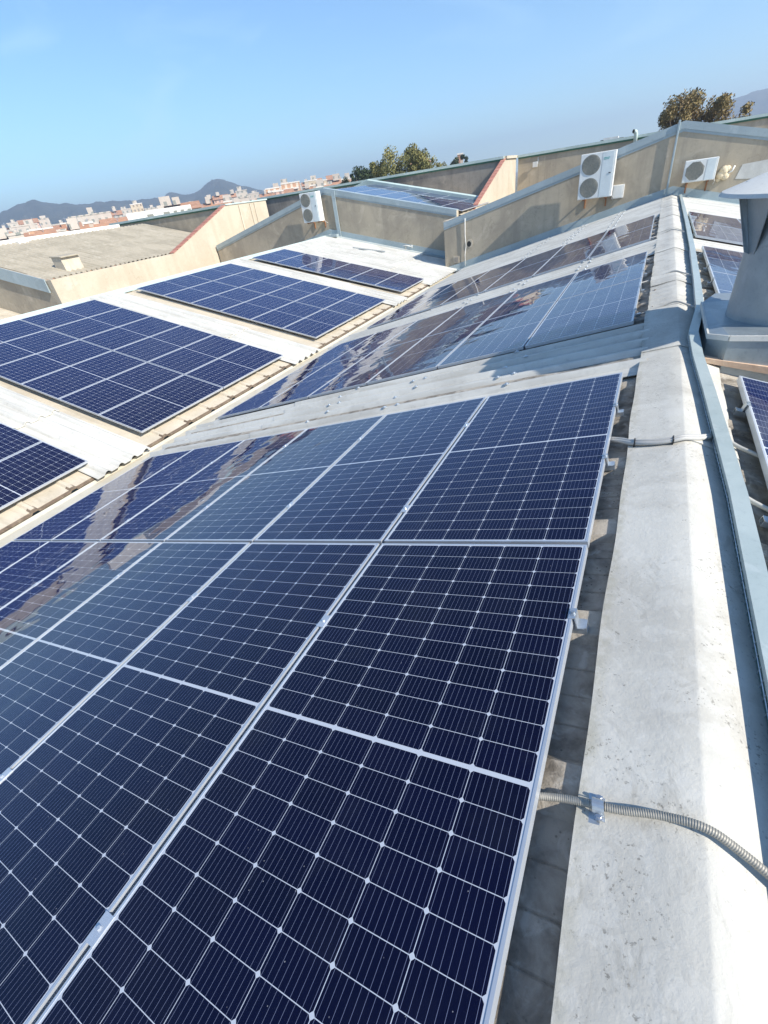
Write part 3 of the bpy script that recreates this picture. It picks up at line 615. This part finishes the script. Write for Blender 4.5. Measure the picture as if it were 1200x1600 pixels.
# ------------------------------------------------------------------ cable tray along the ridge
def smooth_path(pts, n=8):
    P = [Vector(p) for p in pts]; out = []
    for i in range(len(P) - 1):
        p0, p1, p2, p3 = P[max(i - 1, 0)], P[i], P[i + 1], P[min(i + 2, len(P) - 1)]
        for k in range(n):
            t = k / n; out.append(.5 * ((2 * p1) + (p2 - p0) * t + (2 * p0 - 5 * p1 + 4 * p2 - p3) * t * t + (-p0 + 3 * p1 - 3 * p2 + p3) * t ** 3))
    return out + [P[-1]]
tray = thing('cable_tray', 'long pale green covered cable tray kinking along the ridge', 'cable tray', (0, 0, 0))
TP = [(.566, -3.5), (.560, -.6), (.547, .5), (.517, 1.15), (.494, 1.65), (.456, 2.3), (.438, 2.78), (.528, 3.72), (.553, 5.0), (.585, 7.5), (.600, 11.0), (.605, 18.3)]
def tray_part(prof, name, mat, a=0, b=len(TP)):
    mb = MB(); n = len(prof); vs = []
    pts = TP[a:b]
    for i, (x, y) in enumerate(pts):
        p0, p1 = pts[max(i - 1, 0)], pts[min(i + 1, len(pts) - 1)]; t = Vector((p1[0] - p0[0], p1[1] - p0[1], 0)).normalized(); s = Vector((t.y, -t.x, 0))
        z0 = -.035 - (x - .5) * .35 + (.022 if y > 2.5 else 0)
        for (u, z) in prof: vs.append(Vector((x, y, z0 + z)) + s * u)
    fs = [(i * n + k, i * n + (k + 1) % n, (i + 1) * n + (k + 1) % n, (i + 1) * n + k) for i in range(len(pts) - 1) for k in range(n)]
    mb.add(vs, fs + [tuple(range(n)), tuple((len(pts) - 1) * n + k for k in range(n))[::-1]]); return mb.build(name, mat, tray)
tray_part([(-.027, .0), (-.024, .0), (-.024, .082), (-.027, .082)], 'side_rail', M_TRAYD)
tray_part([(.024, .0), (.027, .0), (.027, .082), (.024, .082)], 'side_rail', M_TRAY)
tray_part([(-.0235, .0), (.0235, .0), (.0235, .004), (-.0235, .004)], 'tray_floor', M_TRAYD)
tray_part([(-.033, .066), (-.030, .066), (-.030, .0845), (.030, .0845), (.030, .062), (.033, .062), (.033, .089), (-.033, .089)], 'cover', M_TRAY)
mb = MB()                                          # teeth of the wire side, and the long edge wires
for i in range(len(TP) - 1):
    (xa, ya), (xb, yb_) = TP[i], TP[i + 1]
    if ya > 6: break
    L = math.hypot(xb - xa, yb_ - ya); n = int(L / .05); t = Vector((xb - xa, yb_ - ya, 0)) / L; s = Vector((t.y, -t.x, 0))
    for z in (.012, .045):
        za = -.035 - (xa - .5) * .35 + (.022 if ya > 2.5 else 0) + z; zb_ = -.035 - (xb - .5) * .35 + (.022 if yb_ > 2.5 else 0) + z
        mb.tube([Vector((xa, ya, za)) - s * .0305, Vector((xb, yb_, zb_)) - s * .0305], .0022, 5)
    for k in range(n):
        p = Vector((xa, ya, 0)) + t * (L * k / n); z0 = -.035 - (p.x - .5) * .35 + (.022 if p.y > 2.5 else 0)
        mb.tube([p + Vector((0, 0, z0 + .068)) - s * .0305, p + Vector((0, 0, z0 + .006)) - s * .0315, p + Vector((0, 0, z0 + .001)) - s * .041], .0018, 4)
mb.build('wire_mesh', M_GALV, tray)

# ------------------------------------------------------------------ conduits and cables over the ridge
def flex(name, label, pts, r, pitch, mat, cat='conduit'):
    P = smooth_path(pts, 40); L = [0]
    for a, b in zip(P, P[1:]): L.append(L[-1] + (b - a).length)
    n = int(L[-1] / pitch) * 4; out = []; rs = []; j = 0
    for i in range(n + 1):
        s = L[-1] * i / n
        while j < len(L) - 2 and L[j + 1] < s: j += 1
        f = (s - L[j]) / max(1e-9, L[j + 1] - L[j]); out.append(P[j].lerp(P[j + 1], f)); rs.append(r * (.90, 1.0, 1.0, .90)[i % 4])
    mb = MB(); mb.tube(out, rs, 14); o = mb.build(name, mat, None, autosmooth=50); return tag(o, label, cat)
flex('flexible_conduit', 'ribbed steel flexible conduit clamped across the front of the ridge', [(-.10, -1.06, -.075), (-.02, -1.05, -.052), (.05, -1.035, -.036), (.11, -1.03, -.016), (.18, -1.025, .002), (.27, -1.01, .026), (.35, -1.01, .045), (.42, -1.025, .030), (.52, -1.06, .0), (.62, -1.10, -.035)], .0104, .0052, M_FLEX)
cl = thing('conduit_clip', 'bolted zinc clip plate holding the ribbed conduit at the capping edge', 'clip', (.140, -1.03, -.026))
Mc = Matrix.Rotation(-.22, 4, 'Y') @ Matrix.Rotation(.06, 4, 'Z')
mb = MB(); mb.bbox((-.024, -.050, .000), (.022, .046, .003), Mc); bevel(mb.build('base_plate', M_GALV, cl), .004)
mb = MB(); arc = [Vector((0, .022 * math.cos(math.pi * i / 10), .008 + .030 * math.sin(math.pi * i / 10))) for i in range(11)]
for a, b in zip(arc, arc[1:]):
    mb.hexa([Mc @ (a + Vector((-.013, 0, 0))), Mc @ (a + Vector((.013, 0, 0))), Mc @ (b + Vector((.013, 0, 0))), Mc @ (b + Vector((-.013, 0, 0))), Mc @ (a * 1.08 + Vector((-.013, 0, 0))), Mc @ (a * 1.08 + Vector((.013, 0, 0))), Mc @ (b * 1.08 + Vector((.013, 0, 0))), Mc @ (b * 1.08 + Vector((-.013, 0, 0)))])
for s in (-1, 1): mb.bbox((-.013, s * .0235, .0032), (.013, s * .036, .0065), Mc)
mb.build('saddle', M_GALV, cl)
for s in (-1, 1):
    mb = MB(); b0 = len(mb.v); mb.lathe([(0, .020), (.006, .020), (.007, .014), (.010, .0135), (.010, .0066)], (0, s * .030, 0), 8); mb.v = [tuple(Mc @ Vector(v)) for v in mb.v]; mb.build('bolt', M_BOLT, cl)
cl.scale = (1.05, .78, .95)
tw = thing('cable_pair', 'two grey cables tied together across the capping behind the front conduit', 'cable', (0, 0, 0))
for k, dy in enumerate((-.012, .012)):
    pts = [(-.06, 1.10 + dy, -.07), (.03, 1.06 + dy, -.045), (.105, .99 + dy, -.016), (.16, .965 + dy, .002), (.23, .955 + dy, .018), (.30, .96 + dy, .036), (.35, .98 + dy, .045), (.42, 1.03 + dy, .026), (.485, 1.10 + dy, .004)]
    mb = MB(); mb.tube(smooth_path(pts, 5), .0115, 9); mb.build('cable', M_CABLE, tw, smooth=True)
mb = MB(); mb.bbox((.296, .934, .018), (.303, .986, .0475)); mb.bbox((.118, .95, -.030), (.124, 1.0, .006)); mb.build('cable_tie', M_BLACK, tw)
for k, (yy, lb) in enumerate([(3.95, 'thin grey cable crossing the ridge just beyond the duct shadow'), (5.55, 'second thin grey cable crossing the far ridge capping'), (9.6, 'farthest thin grey cable crossing the ridge capping')]):
    mb = MB(); mb.tube(smooth_path([(-.05, yy - .05, -.06), (.09, yy, -.035), (.2, yy + .02, .005), (.33, yy + .03, .054), (.44, yy - .03, .035), (.54, yy - .1, .01)], 6), .009, 8)
    tag(mb.build('ridge_cable', M_CABLE, smooth=True), lb, 'cable')
for k, (yy, lb) in enumerate([(1.05, 'upper grey cable dropping from the tray to the right panels'), (.52, 'lower grey cable dropping from the tray to the right panels')]):
    mb = MB(); mb.tube(smooth_path([(.56, yy + .08, -.02), (.62, yy + .04, -.04), (.68, yy, -.05), (.76, yy - .04, -.07)], 6), .011, 8)
    tag(mb.build('drop_cable', M_CABLE, smooth=True), lb, 'cable')

# ------------------------------------------------------------------ exhaust duct on the right slope
duct = thing('exhaust_duct', 'big galvanised exhaust duct with conical rain cap right of the ridge', 'chimney', (1.12, 3.05, 0))
mb = MB(); mb.lathe([(.470, .02), (.466, .15), (.460, .80), (.470, .80), (.470, .835), (.448, .835), (.448, .1)], (0, 0, 0), 64); mb.build('duct_pipe', M_CHIM, duct, autosmooth=40)
mb = MB()                                          # collar box with chamfered corner toward the ridge
x0, x1, y0, y1, c = -.60, .75, -.66, .70, .22
lo = [(x0, y0 + .16), (x0 + .11, y0), (x1, y0), (x1, y1), (x0 + .1, y1), (x0, y1 - .2)]
def zr(x): return max(-.3, (2 * XR - (x + 1.14)) * ta - .14)
bot = [Vector((x, y, zr(x) - .05)) for x, y in lo]; top = [Vector((x, y, .165 if i in (1, 2, 3, 4) else .135)) for i, (x, y) in enumerate(lo)]
n = len(lo); mb.add(bot + top, [tuple(range(n))[::-1], tuple(range(n, 2 * n))] + [(i, (i + 1) % n, n + (i + 1) % n, n + i) for i in range(n)])
mb.build('collar', M_CHIM, duct)
mb = MB()                                          # folded top edge with rivets on the collar's front
rim = lo[:3]
for (xa, ya), (xb, yb_) in zip([lo[5]] + rim, rim):
    za, zc = (.135 if xa < x0 + .05 else .165), (.135 if xb < x0 + .05 else .165); ux, uy = (yb_ - ya), -(xb - xa); L = math.hypot(ux, uy); ux, uy = ux / L * .012, uy / L * .012
    mb.hexa([Vector((xa, ya, za - .028)), Vector((xa + ux, ya + uy, za - .028)), Vector((xb + ux, yb_ + uy, zc - .028)), Vector((xb, yb_, zc - .028)), Vector((xa, ya, za + .008)), Vector((xa + ux, ya + uy, za + .008)), Vector((xb + ux, yb_ + uy, zc + .008)), Vector((xb, yb_, zc + .008))])
mb.build('collar_rim', M_CAPM, duct)
mb = MB()
for k in range(8): mb.lathe([(0, .006), (.008, .004), (.010, 0)], (x0 + .15 + .055 * k, y0 + .02, .166), 8)
mb.build('rivet', M_BOLT, duct)
mb = MB(); mb.hexa([Vector((x0 - .01, y0 - .005, -.02)), Vector((x1, y0 - .085, -.24)), Vector((x1, y0 - .015, -.24)), Vector((x0 - .01, y0 + .06, -.02)), Vector((x0 - .01, y0 - .005, .012)), Vector((x1, y0 - .085, -.155)), Vector((x1, y0 - .015, -.155)), Vector((x0 - .01, y0 + .06, .012))]); mb.build('sealed_board', M_BOARD, duct)
capz = .985
mb = MB(); mb.lathe([(.001, .25), (.06, .24), (.70, .01), (.715, -.012), (.708, -.014), (.69, .0), (.06, .225), (.001, .23)], (0, 0, capz), 64); mb.build('rain_cap', M_CAPM, duct, autosmooth=22)
for ang in (199, 315, 75):                         # folded straps carrying the cap
    a = rad(ang); Mr = Matrix.Rotation(a, 4, 'Z'); mb = MB()
    mb.hexa([Mr @ Vector(p) for p in [(.456, -.035, .60), (.456, .035, .60), (.462, .035, .60), (.462, -.035, .60), (.530, -.195, 1.045), (.530, .195, 1.045), (.537, .195, 1.045), (.537, -.195, 1.045)]])
    mb.hexa([Mr @ Vector(p) for p in [(.4635, -.035, .60), (.4635, -.028, .60), (.50, -.028, .62), (.50, -.035, .62), (.5385, -.195, 1.04), (.5385, -.185, 1.04), (.58, -.185, 1.02), (.58, -.195, 1.02)]]); mb.build('strap', M_CHIM, duct)
mb = MB(); mb.lathe([(0, .006), (.014, .004), (.016, 0)], (0, 0, 0), 10); Mh = Matrix.Rotation(rad(232), 4, 'Z') @ Matrix.Translation((.455, 0, .52)) @ Matrix.Rotation(rad(90), 4, 'Y'); mb.v = [tuple(Mh @ Vector(v)) for v in mb.v]; mb.build('plug', M_BLACK, duct)

# ------------------------------------------------------------------ ground and hills
mb = MB(); S = 3700; mb.add([(-S, -S, -9), (S, -S, -9), (S, S, -9), (-S, S, -9)], [(0, 1, 2, 3)])
M_GROUND = weathered('dry_ground', (.20, .18, .14), (.10, .11, .07), (.28, .25, .2), .01, .3, .95)
tag(mb.build('ground', M_GROUND), kind='structure')
EYE = (0.022, -1.65, 1.314)
def at(az, dist, el=None):
    a = rad(az); p = Vector((EYE[0] + dist * math.sin(a), EYE[1] + dist * math.cos(a), EYE[2]))
    if el is not None: p.z += dist * math.tan(rad(el))
    return p
def wood(name, a, b, s1=.02):
    t = NT(name); p = t.world(); c = t.mix(t.ramp(t.noise(p, s1, 8, .7), .4, .62), a, b); t.bump(t.noise(p, s1 * 3, 5), .8, 12); return t.set(c, .95, 0, .1)
M_HILL = wood('wooded_hill', (.030, .042, .026), (.085, .085, .055), .02)
def hill(name, prof, D, label):
    """prof: (azimuth, elevation) of the crest; a real ridge with slopes in front and behind"""
    random.seed(len(prof) * 3 + 1); mb = MB(); cols = []
    a0, a1 = prof[0][0], prof[-1][0]; n = int((a1 - a0) / .12)
    for i in range(n + 1):
        az = a0 + (a1 - a0) * i / n
        for (p, e), (q, g) in zip(prof, prof[1:]):
            if p <= az <= q: el = e + (g - e) * (az - p) / (q - p); break
        H = D * math.tan(rad(el)) + 10.3 + random.uniform(-1, 1) * .8 + 1.2 * math.sin(az * 5)
        col = []
        for (dd, fr) in ((-800, 0), (-640, .12), (-430, .38), (-250, .66), (-110, .9), (0, 1), (140, .86), (400, .4), (900, 0)):
            wob = (math.sin(az * 2.3 + dd * .01) * .5 + math.sin(az * 5.1 - dd * .017) * .3 + random.uniform(-.25, .25)) * (.09 if fr < .8 else .03) * H * (1 if 0 < fr < 1 else 0)
            q = at(az, D + dd); col.append((q.x, q.y, -9 + max(0, H * fr + wob) - (.5 if fr == 0 else 0)))
        cols.append(col)
    m = 9; vs = [p for c in cols for p in c]; fs = [(i * m + j, (i + 1) * m + j, (i + 1) * m + j + 1, i * m + j + 1) for i in range(n) for j in range(m - 1)]
    mb.add(vs, fs); return tag(mb.build(name, M_HILL, smooth=True), label, None, None, 'structure')
hill('hills', [(-84, 1.2), (-76, 2.2), (-68, 2.0), (-64, 2.0), (-61.5, 2.63), (-60.3, 2.96), (-59.5, 3.14), (-58.5, 3.26), (-57.6, 2.88), (-56.4, 2.73), (-55, 2.46), (-53.8, 2.52), (-52.2, 2.43), (-51.1, 2.3), (-49.4, 2.24), (-48, 2.17), (-47.45, 2.46), (-46.95, 2.51), (-46.2, 2.16), (-44.95, 2.16), (-43.5, 2.81), (-43.04, 3.06), (-41.9, 2.88), (-40.8, 2.34), (-39.4, 1.91), (-37.9, 1.36), (-34, .9), (-30, .2)], 2100, 'wooded hills')
hill('hills', [(-1, .4), (1.1, 1.5), (3.84, 2.37), (4.6, 2.59), (5.6, 2.72), (8, 2.9), (12, 3.2), (18, 2.4), (26, 1.2), (32, .3)], 2700, 'distant hill')

# ------------------------------------------------------------------ town
def facade(name, wall, win, wx=3.0, wz=3.0, fw=.42, fh=.45):
    t = NT(name); p = t.coord('Object'); s = t.n.new('ShaderNodeSeparateXYZ'); t.l.new(p, s.inputs[0])
    g = t.n.new('ShaderNodeNewGeometry'); up = t.n.new('ShaderNodeSeparateXYZ'); t.l.new(g.outputs['Normal'], up.inputs[0])
    u = t.math('ADD', s.outputs[0], s.outputs[1])
    a = t.math('LESS_THAN', t.math('FRACT', t.math('DIVIDE', u, wx)), fw); b = t.math('LESS_THAN', t.math('ABSOLUTE', t.math('SUBTRACT', t.math('FRACT', t.math('DIVIDE', s.outputs[2], wz)), .5)), fh / 2)
    f = t.math('MULTIPLY', t.math('MULTIPLY', a, b), t.math('LESS_THAN', t.math('ABSOLUTE', up.outputs[2]), .5))
    c = t.mix(t.ramp(t.noise(p, .25, 4), .3, .7), tuple(x * .85 for x in wall), wall)
    return t.set(t.mix(f, c, win), .85, 0, .2)
TOWN = {'white': facade('white_facade', (.56, .50, .43), (.26, .27, .24), 3.1, 3, .38, .42), 'cream': facade('cream_facade', (.62, .51, .37), (.28, .22, .17), 2.7, 3, .4, .45),
        'brick': facade('brick_facade', (.46, .25, .16), (.52, .42, .33), 3.6, 3, .35, .45), 'orange': facade('orange_facade', (.56, .33, .20), (.66, .55, .43), 3.3, 3.0, .4, .95), 'pink': facade('pink_facade', (.70, .46, .36), (.3, .2, .17), 2.9, 3, .4, .45)}
M_TILE = weathered('terracotta_roof', (.42, .23, .14), (.32, .17, .11), (.50, .32, .22), .2, 2, .9)
M_FLAT = plain('flat_roof', (.62, .55, .48), .9)
M_SLAB = plain('balcony_slab', (.76, .70, .62), .8)
town_list = []
def building(az0, az1, el, D, kind, roof='flat', boxes=0, depth=12, balc=True, name='building'):
    am = (az0 + az1) / 2; c = at(am, D); H = D * math.tan(rad(el)) + 10.314; W = D * (rad(az1 - az0)) ; a = rad(am)
    r = thing('apartment_building', '', 'building', (c.x, c.y, -9)); r.rotation_euler = (0, 0, -a)
    mb = MB(); rh = 0 if roof == 'flat' else min(2.4, H * .12)
    mb.bbox((-W / 2, 0, 0), (W / 2, depth, H - rh)); mb.build('wall', TOWN[kind], r)
    mb = MB()
    if roof == 'flat':
        mb.bbox((-W / 2 - .15, -.15, H - .001), (W / 2 + .15, .2, H + .55)); mb.bbox((-W / 2 - .15, depth - .2, H - .001), (W / 2 + .15, depth + .15, H + .55)); mb.bbox((-W / 2 - .15, .2, H - .001), (-W / 2 + .2, depth - .2, H + .55)); mb.bbox((W / 2 - .2, .2, H - .001), (W / 2 + .15, depth - .2, H + .55)); mb.build('parapet', M_SLAB if kind != 'white' else TOWN['white'], r)
    else:
        z = H - rh + .002; e = .6
        mb.add([(-W / 2 - e, -e, z), (W / 2 + e, -e, z), (W / 2 + e, depth + e, z), (-W / 2 - e, depth + e, z), (-W / 2 - e, depth / 2, z + rh + .4), (W / 2 + e, depth / 2, z + rh + .4)], [(0, 1, 5, 4), (2, 3, 4, 5), (0, 4, 3), (1, 2, 5), (3, 2, 1, 0)]); mb.build('roof', M_TILE, r)
    for k in range(boxes):
        w = random.uniform(2, 4); x = random.uniform(-W / 2 + 2, max(-W / 2 + 2.1, W / 2 - 2)); h = random.uniform(1.8, 3.2); mb = MB(); mb.bbox((x - w / 2, 2, H + .002), (x + w / 2, 6, H + h)); mb.build('stair_head', TOWN['white'], r)
    if balc and H > 6:
        mb = MB(); z = 3.0
        while z < H - rh - 1.5: mb.bbox((-W / 2 + 1, -1.0, z - .12), (W / 2 - 1, -.002, z + .7)) if kind in ('orange', 'cream') else mb.bbox((-W / 2 + .6, -.5, z - .12), (W / 2 - .6, -.002, z + .10)); z += 3.0
        if mb.v: mb.build('balcony', M_SLAB, r)
    if boxes or random.random() < .4:
        x = random.uniform(-W / 2 + .5, W / 2 - .5); h = random.uniform(1.5, 3.2); mb = MB(); mb.tube([(x, 3, H - rh), (x, 3, H + h)], .07, 5); mb.tube([(x - .6, 3, H + h - .3), (x + .6, 3, H + h - .3)], .05, 4); mb.build('aerial', M_GALV, r)
    town_list.append((am, D, kind, roof, boxes, el, r)); return r
# the ones that can be told apart, then the rows between and behind
building(-48.6, -44.9, 1.5, 210, 'brick', 'tile', 2, 16); building(-56.6, -53.0, 1.62, 300, 'white', 'flat', 1, 12)
building(-61.2, -59.2, 1.5, 300, 'white', 'flat', 1, 12); building(-63.6, -61.4, 1.3, 320, 'white', 'flat', 0, 12)
random.seed(5); az = -64.2
while az < -48.8:
    w = random.uniform(.8, 1.9); building(az, az + w * .97, .78 + .012 * (az + 64) + random.uniform(-.15, .22), random.uniform(165, 205), random.choice(['brick', 'brick', 'orange', 'pink', 'white', 'cream']), random.choice(['tile', 'tile', 'flat']), random.choice([0, 0, 1]), 9); az += w
building(-38.2, -36.6, 1.60, 330, 'orange', 'flat', 1, 14); building(-36.6, -34.7, 1.82, 330, 'orange', 'flat', 1, 14); building(-34.2, -32.9, 1.75, 360, 'cream', 'flat', 1, 12); building(-32.9, -31.9, 1.62, 350, 'cream', 'flat', 0, 12)
building(-31.9, -30.7, 1.95, 380, 'white', 'tile', 0, 12); building(-30.8, -29.5, 1.45, 340, 'cream', 'flat', 1, 12)
random.seed(21)
az = -64.0
while az < -29.5:
    w = random.uniform(.7, 1.6); env = 1.45 + .25 * math.sin(az * .7) + (.15 if az > -40 else 0)
    building(az, az + w * .96, env + random.uniform(-.22, .28), random.uniform(400, 480), random.choice(['white', 'white', 'cream', 'white', 'pink']), random.choice(['flat', 'flat', 'tile']), random.choice([0, 1, 1]), 12, False); az += w
az = -63.5
while az < -29.8:
    w = random.uniform(.55, 1.2); building(az, az + w * .97, .98 + .35 * max(0, (az + 42) / 8) * .6 + random.uniform(-.12, .28), random.uniform(255, 310), random.choice(['white', 'orange', 'brick', 'brick', 'pink', 'orange']), random.choice(['flat', 'tile', 'tile']), random.choice([0, 0, 1]), 10, False); az += w
near_names = {0: 'long brick building with tiled roof'}
town_list.sort(key=lambda t: t[0])
cnt = {}
for am, D, kind, roof, boxes, el, r in town_list:
    row = 'front rank' if D < 250 else ('middle rank' if D < 390 else 'back rank')
    key = (kind, roof, row); i = cnt.get(key, 0); cnt[key] = i + 1
    nm = ordn(i) if i < 20 else ('twenty-' + ordn(i - 20) if i < 29 else 'thirty-' + ordn(max(0, i - 30)))
    r['label'] = '%s %s building, %s such from the left in the %s of the town' % (kind, 'tile-roofed' if roof == 'tile' else 'flat-roofed', nm, row); r['group'] = 'buildings of the distant town'
shed = thing('white_shed', 'low white shed with dark openings behind the neighbouring fire wall', 'building', (at(-48.5, 60).x, at(-48.5, 60).y, -9)); shed.rotation_euler = (0, 0, rad(48.5))
mb = MB(); mb.bbox((-3.4, 0, 0), (2.9, 6, 11.72)); mb.build('wall', M_WHITEP, shed)
for k, x in enumerate((-.6, 1.0, 2.0, 2.7, 3.4)):
    mb = MB(); mb.bbox((x - .9, -.03, 11.05), (x - .9 + (.6 if k < 2 else .33), -.002, 11.4)); mb.build('opening', M_FAN, shed)
house = thing('hill_house', 'pale house with hipped roof among the trees', 'house', (at(-22.6, 170).x, at(-22.6, 170).y, -9)); house.rotation_euler = (0, 0, rad(22.6))
mb = MB(); mb.bbox((-3, 0, 0), (3.5, 8, 15.6)); mb.build('wall', TOWN['cream'], house)
mb = MB(); mb.add([(-3.6, -.6, 15.61), (4.1, -.6, 15.61), (4.1, 8.6, 15.61), (-3.6, 8.6, 15.61), (-1, 4, 17.4), (1.4, 4, 17.4)], [(0, 1, 5, 4), (2, 3, 4, 5), (0, 4, 3), (1, 2, 5), (3, 2, 1, 0)]); mb.build('roof', M_TILE, house)
tower = thing('brick_tower', 'small brick tower poking above the green-edged coping', 'tower', (at(-18.45, 260).x, at(-18.45, 260).y, -9)); tower.rotation_euler = (0, 0, rad(18.4))
mb = MB(); mb.bbox((-1.2, 0, 0), (1.2, 2.4, 19.2)); mb.build('shaft', TOWN['brick'], tower)
mb = MB(); mb.bbox((-1.4, -.2, 19.2), (1.4, 2.6, 19.7)); mb.build('cornice', M_SLAB, tower)

# ------------------------------------------------------------------ trees
def leafmat(name, a, b, c):
    t = NT(name); oi = t.n.new('ShaderNodeNewGeometry'); p = t.world(); r = oi.outputs['Random Per Island']
    col = t.mix(r, a, b); col = t.mix(t.ramp(t.noise(p, .5, 4), .45, .65), col, c); return t.set(col, .7, 0, .2)
L_OLIVE = leafmat('olive_leaves', (.16, .155, .055), (.34, .30, .11), (.135, .14, .055)); L_DARK = leafmat('dark_leaves', (.03, .048, .02), (.06, .082, .032), (.026, .04, .018)); L_RUST = leafmat('rusty_leaves', (.17, .13, .055), (.34, .26, .115), (.20, .14, .07))
M_BARK = weathered('bark', (.13, .10, .075), (.07, .055, .04), None, 4, 12, .95)
def tree(label, cat, az, D, el, width, mat, shape='round', leaves=2600, lsize=.30, base_el=None, group='trees beyond the roofs'):
    b = at(az, D); H = D * math.tan(rad(el)) + 10.314; r = thing('tree', label, cat, (b.x, b.y, -9), group); rng = random.Random(int(az * 100) + leaves)
    mb = MB(); mb.tube([(0, 0, 0), (.1, .05, H * .35), (-.05, .1, H * .6), (0, 0, H * .86)], [H * .026, H * .02, H * .013, .03], 8)
    tips = []
    for k in range(11):
        z = H * rng.uniform(.32, .7); a = rng.uniform(0, 6.28); l = width * .5 * rng.uniform(.5, .95); e = Vector((math.cos(a) * l, math.sin(a) * l, z + H * rng.uniform(.08, .2)))
        mb.tube([(0, 0, z), e * .5 + Vector((0, 0, z * .5 + .3)), e], [H * .009, H * .006, .02], 6); tips.append(e)
    mb.build('trunk', M_BARK, r, smooth=True)
    cl = []
    if shape == 'round':
        for k in range(34):
            a = rng.uniform(0, 6.28); q = rng.uniform(-1, 1); rr_ = width * .5 * (1 - .55 * max(0, q) ** 2) * math.sqrt(rng.random()); cl.append((Vector((rr_ * math.cos(a), rr_ * math.sin(a), H * (.66 + .27 * q))), width * rng.uniform(.14, .26)))
    elif shape == 'poplar':
        for k in range(30):
            q = rng.uniform(0, 1); a = rng.uniform(0, 6.28); rr_ = width * .5 * (1 - q * .75) * math.sqrt(rng.random()); cl.append((Vector((rr_ * math.cos(a), rr_ * math.sin(a), H * (.3 + .66 * q))), width * rng.uniform(.14, .24)))
    cl += [(t, width * .13) for t in tips]
    mb = MB(); vs = []; fs = []
    for i in range(leaves * 4):
        c, R = rng.choice(cl); d = Vector((rng.gauss(0, 1), rng.gauss(0, 1), rng.gauss(0, 1))).normalized() * R * rng.random() ** .45; p = c + d
        if p.z > H: p.z = H - rng.random() * .4
        u = Vector((rng.gauss(0, 1), rng.gauss(0, 1), rng.gauss(0, 1))).normalized(); v = u.orthogonal().normalized(); w = u.cross(v); s = lsize * .56 * rng.uniform(.5, 1.5)
        q = len(vs); vs += [p - v * s, p + w * s * .55, p + v * s, p - w * s * .55]; fs.append((q, q + 1, q + 2, q + 3))
    zs = sorted(p.z for p in vs); zt = zs[int(len(zs) * .996)]; k = H / zt
    vs = [Vector((p.x, p.y, p.z * k)) for p in vs]
    mb.add(vs, fs); mb.build('crown', mat, r); return r
D = 75
tree('tall olive-green poplar, highest of the middle clump', 'tree', -25.0, 72, 3.15, 4.6, L_OLIVE, 'round', 4200, .20)
tree('olive-green poplar just right of the highest tree', 'tree', -23.2, 74, 3.15, 3.8, L_OLIVE, 'round', 3600, .20)
tree('olive tree with rounded top, right middle of the clump', 'tree', -22.0, 76, 2.6, 3.2, L_OLIVE, 'round', 3000, .20)
tree('low olive tree at the right end of the middle clump', 'tree', -20.9, 78, 1.95, 3.0, L_OLIVE, 'round', 2400, .20)
tree('bushy olive tree at the left foot of the highest tree', 'tree', -26.3, 74, 2.45, 3.2, L_OLIVE, 'round', 2600, .20)
tree('dark round evergreen left of the pale house', 'tree', -28.5, 110, 2.2, 5.2, L_DARK, 'round', 3000, .30)
tree('dark evergreen in front of the pale house', 'tree', -27.4, 112, 1.95, 3.6, L_DARK, 'round', 2400, .30)
tree('slim dark cypress left of the dark round evergreen', 'tree', -29.3, 114, 1.75, 2.4, L_DARK, 'poplar', 1500, .30)
tree('low dark evergreen at the left end of the clump', 'tree', -30.2, 116, 1.45, 3.0, L_DARK, 'round', 1800, .30)
tree('lone small dark tree left of the brick tower', 'tree', -19.0, 150, 1.75, 3.2, L_DARK, 'round', 1500, .32)
tree('small dark tree touching the brick tower', 'tree', -18.1, 155, 1.85, 2.6, L_DARK, 'round', 1200, .32)
tree('large rusty-brown tree behind the gable peak', 'tree', .45, 62, 3.4, 4.4, L_RUST, 'round', 5200, .17)
tree('rusty-brown tree with pointed top right of the largest one', 'tree', 2.95, 64, 2.75, 3.6, L_RUST, 'round', 3800, .17)
tree('low reddish tree in front of the distant hill', 'tree', 4.9, 66, 1.95, 2.8, L_RUST, 'round', 2000, .17)
tree('low rusty tree at the left foot of the largest brown one', 'tree', -.5, 62, 2.5, 2.2, L_RUST, 'round', 1600, .16)

# ------------------------------------------------------------------ air
hz = MB(); hz.bbox((-3750, -3750, -10.2), (3750, 3750, 185)); ho = hz.build('haze', None, None); tag(ho, kind='stuff')
ho.data.materials.clear(); hm = bpy.data.materials.new('air'); hm.use_nodes = True; nt = hm.node_tree; nt.nodes.remove(nt.nodes['Principled BSDF'])
pv = nt.nodes.new('ShaderNodeVolumePrincipled'); pv.inputs['Color'].default_value = (.70, .82, 1.0, 1); pv.inputs['Density'].default_value = 5.0e-4; pv.inputs['Anisotropy'].default_value = .2
nt.links.new(pv.outputs[0], nt.nodes['Material Output'].inputs['Volume']); ho.data.materials.append(hm)
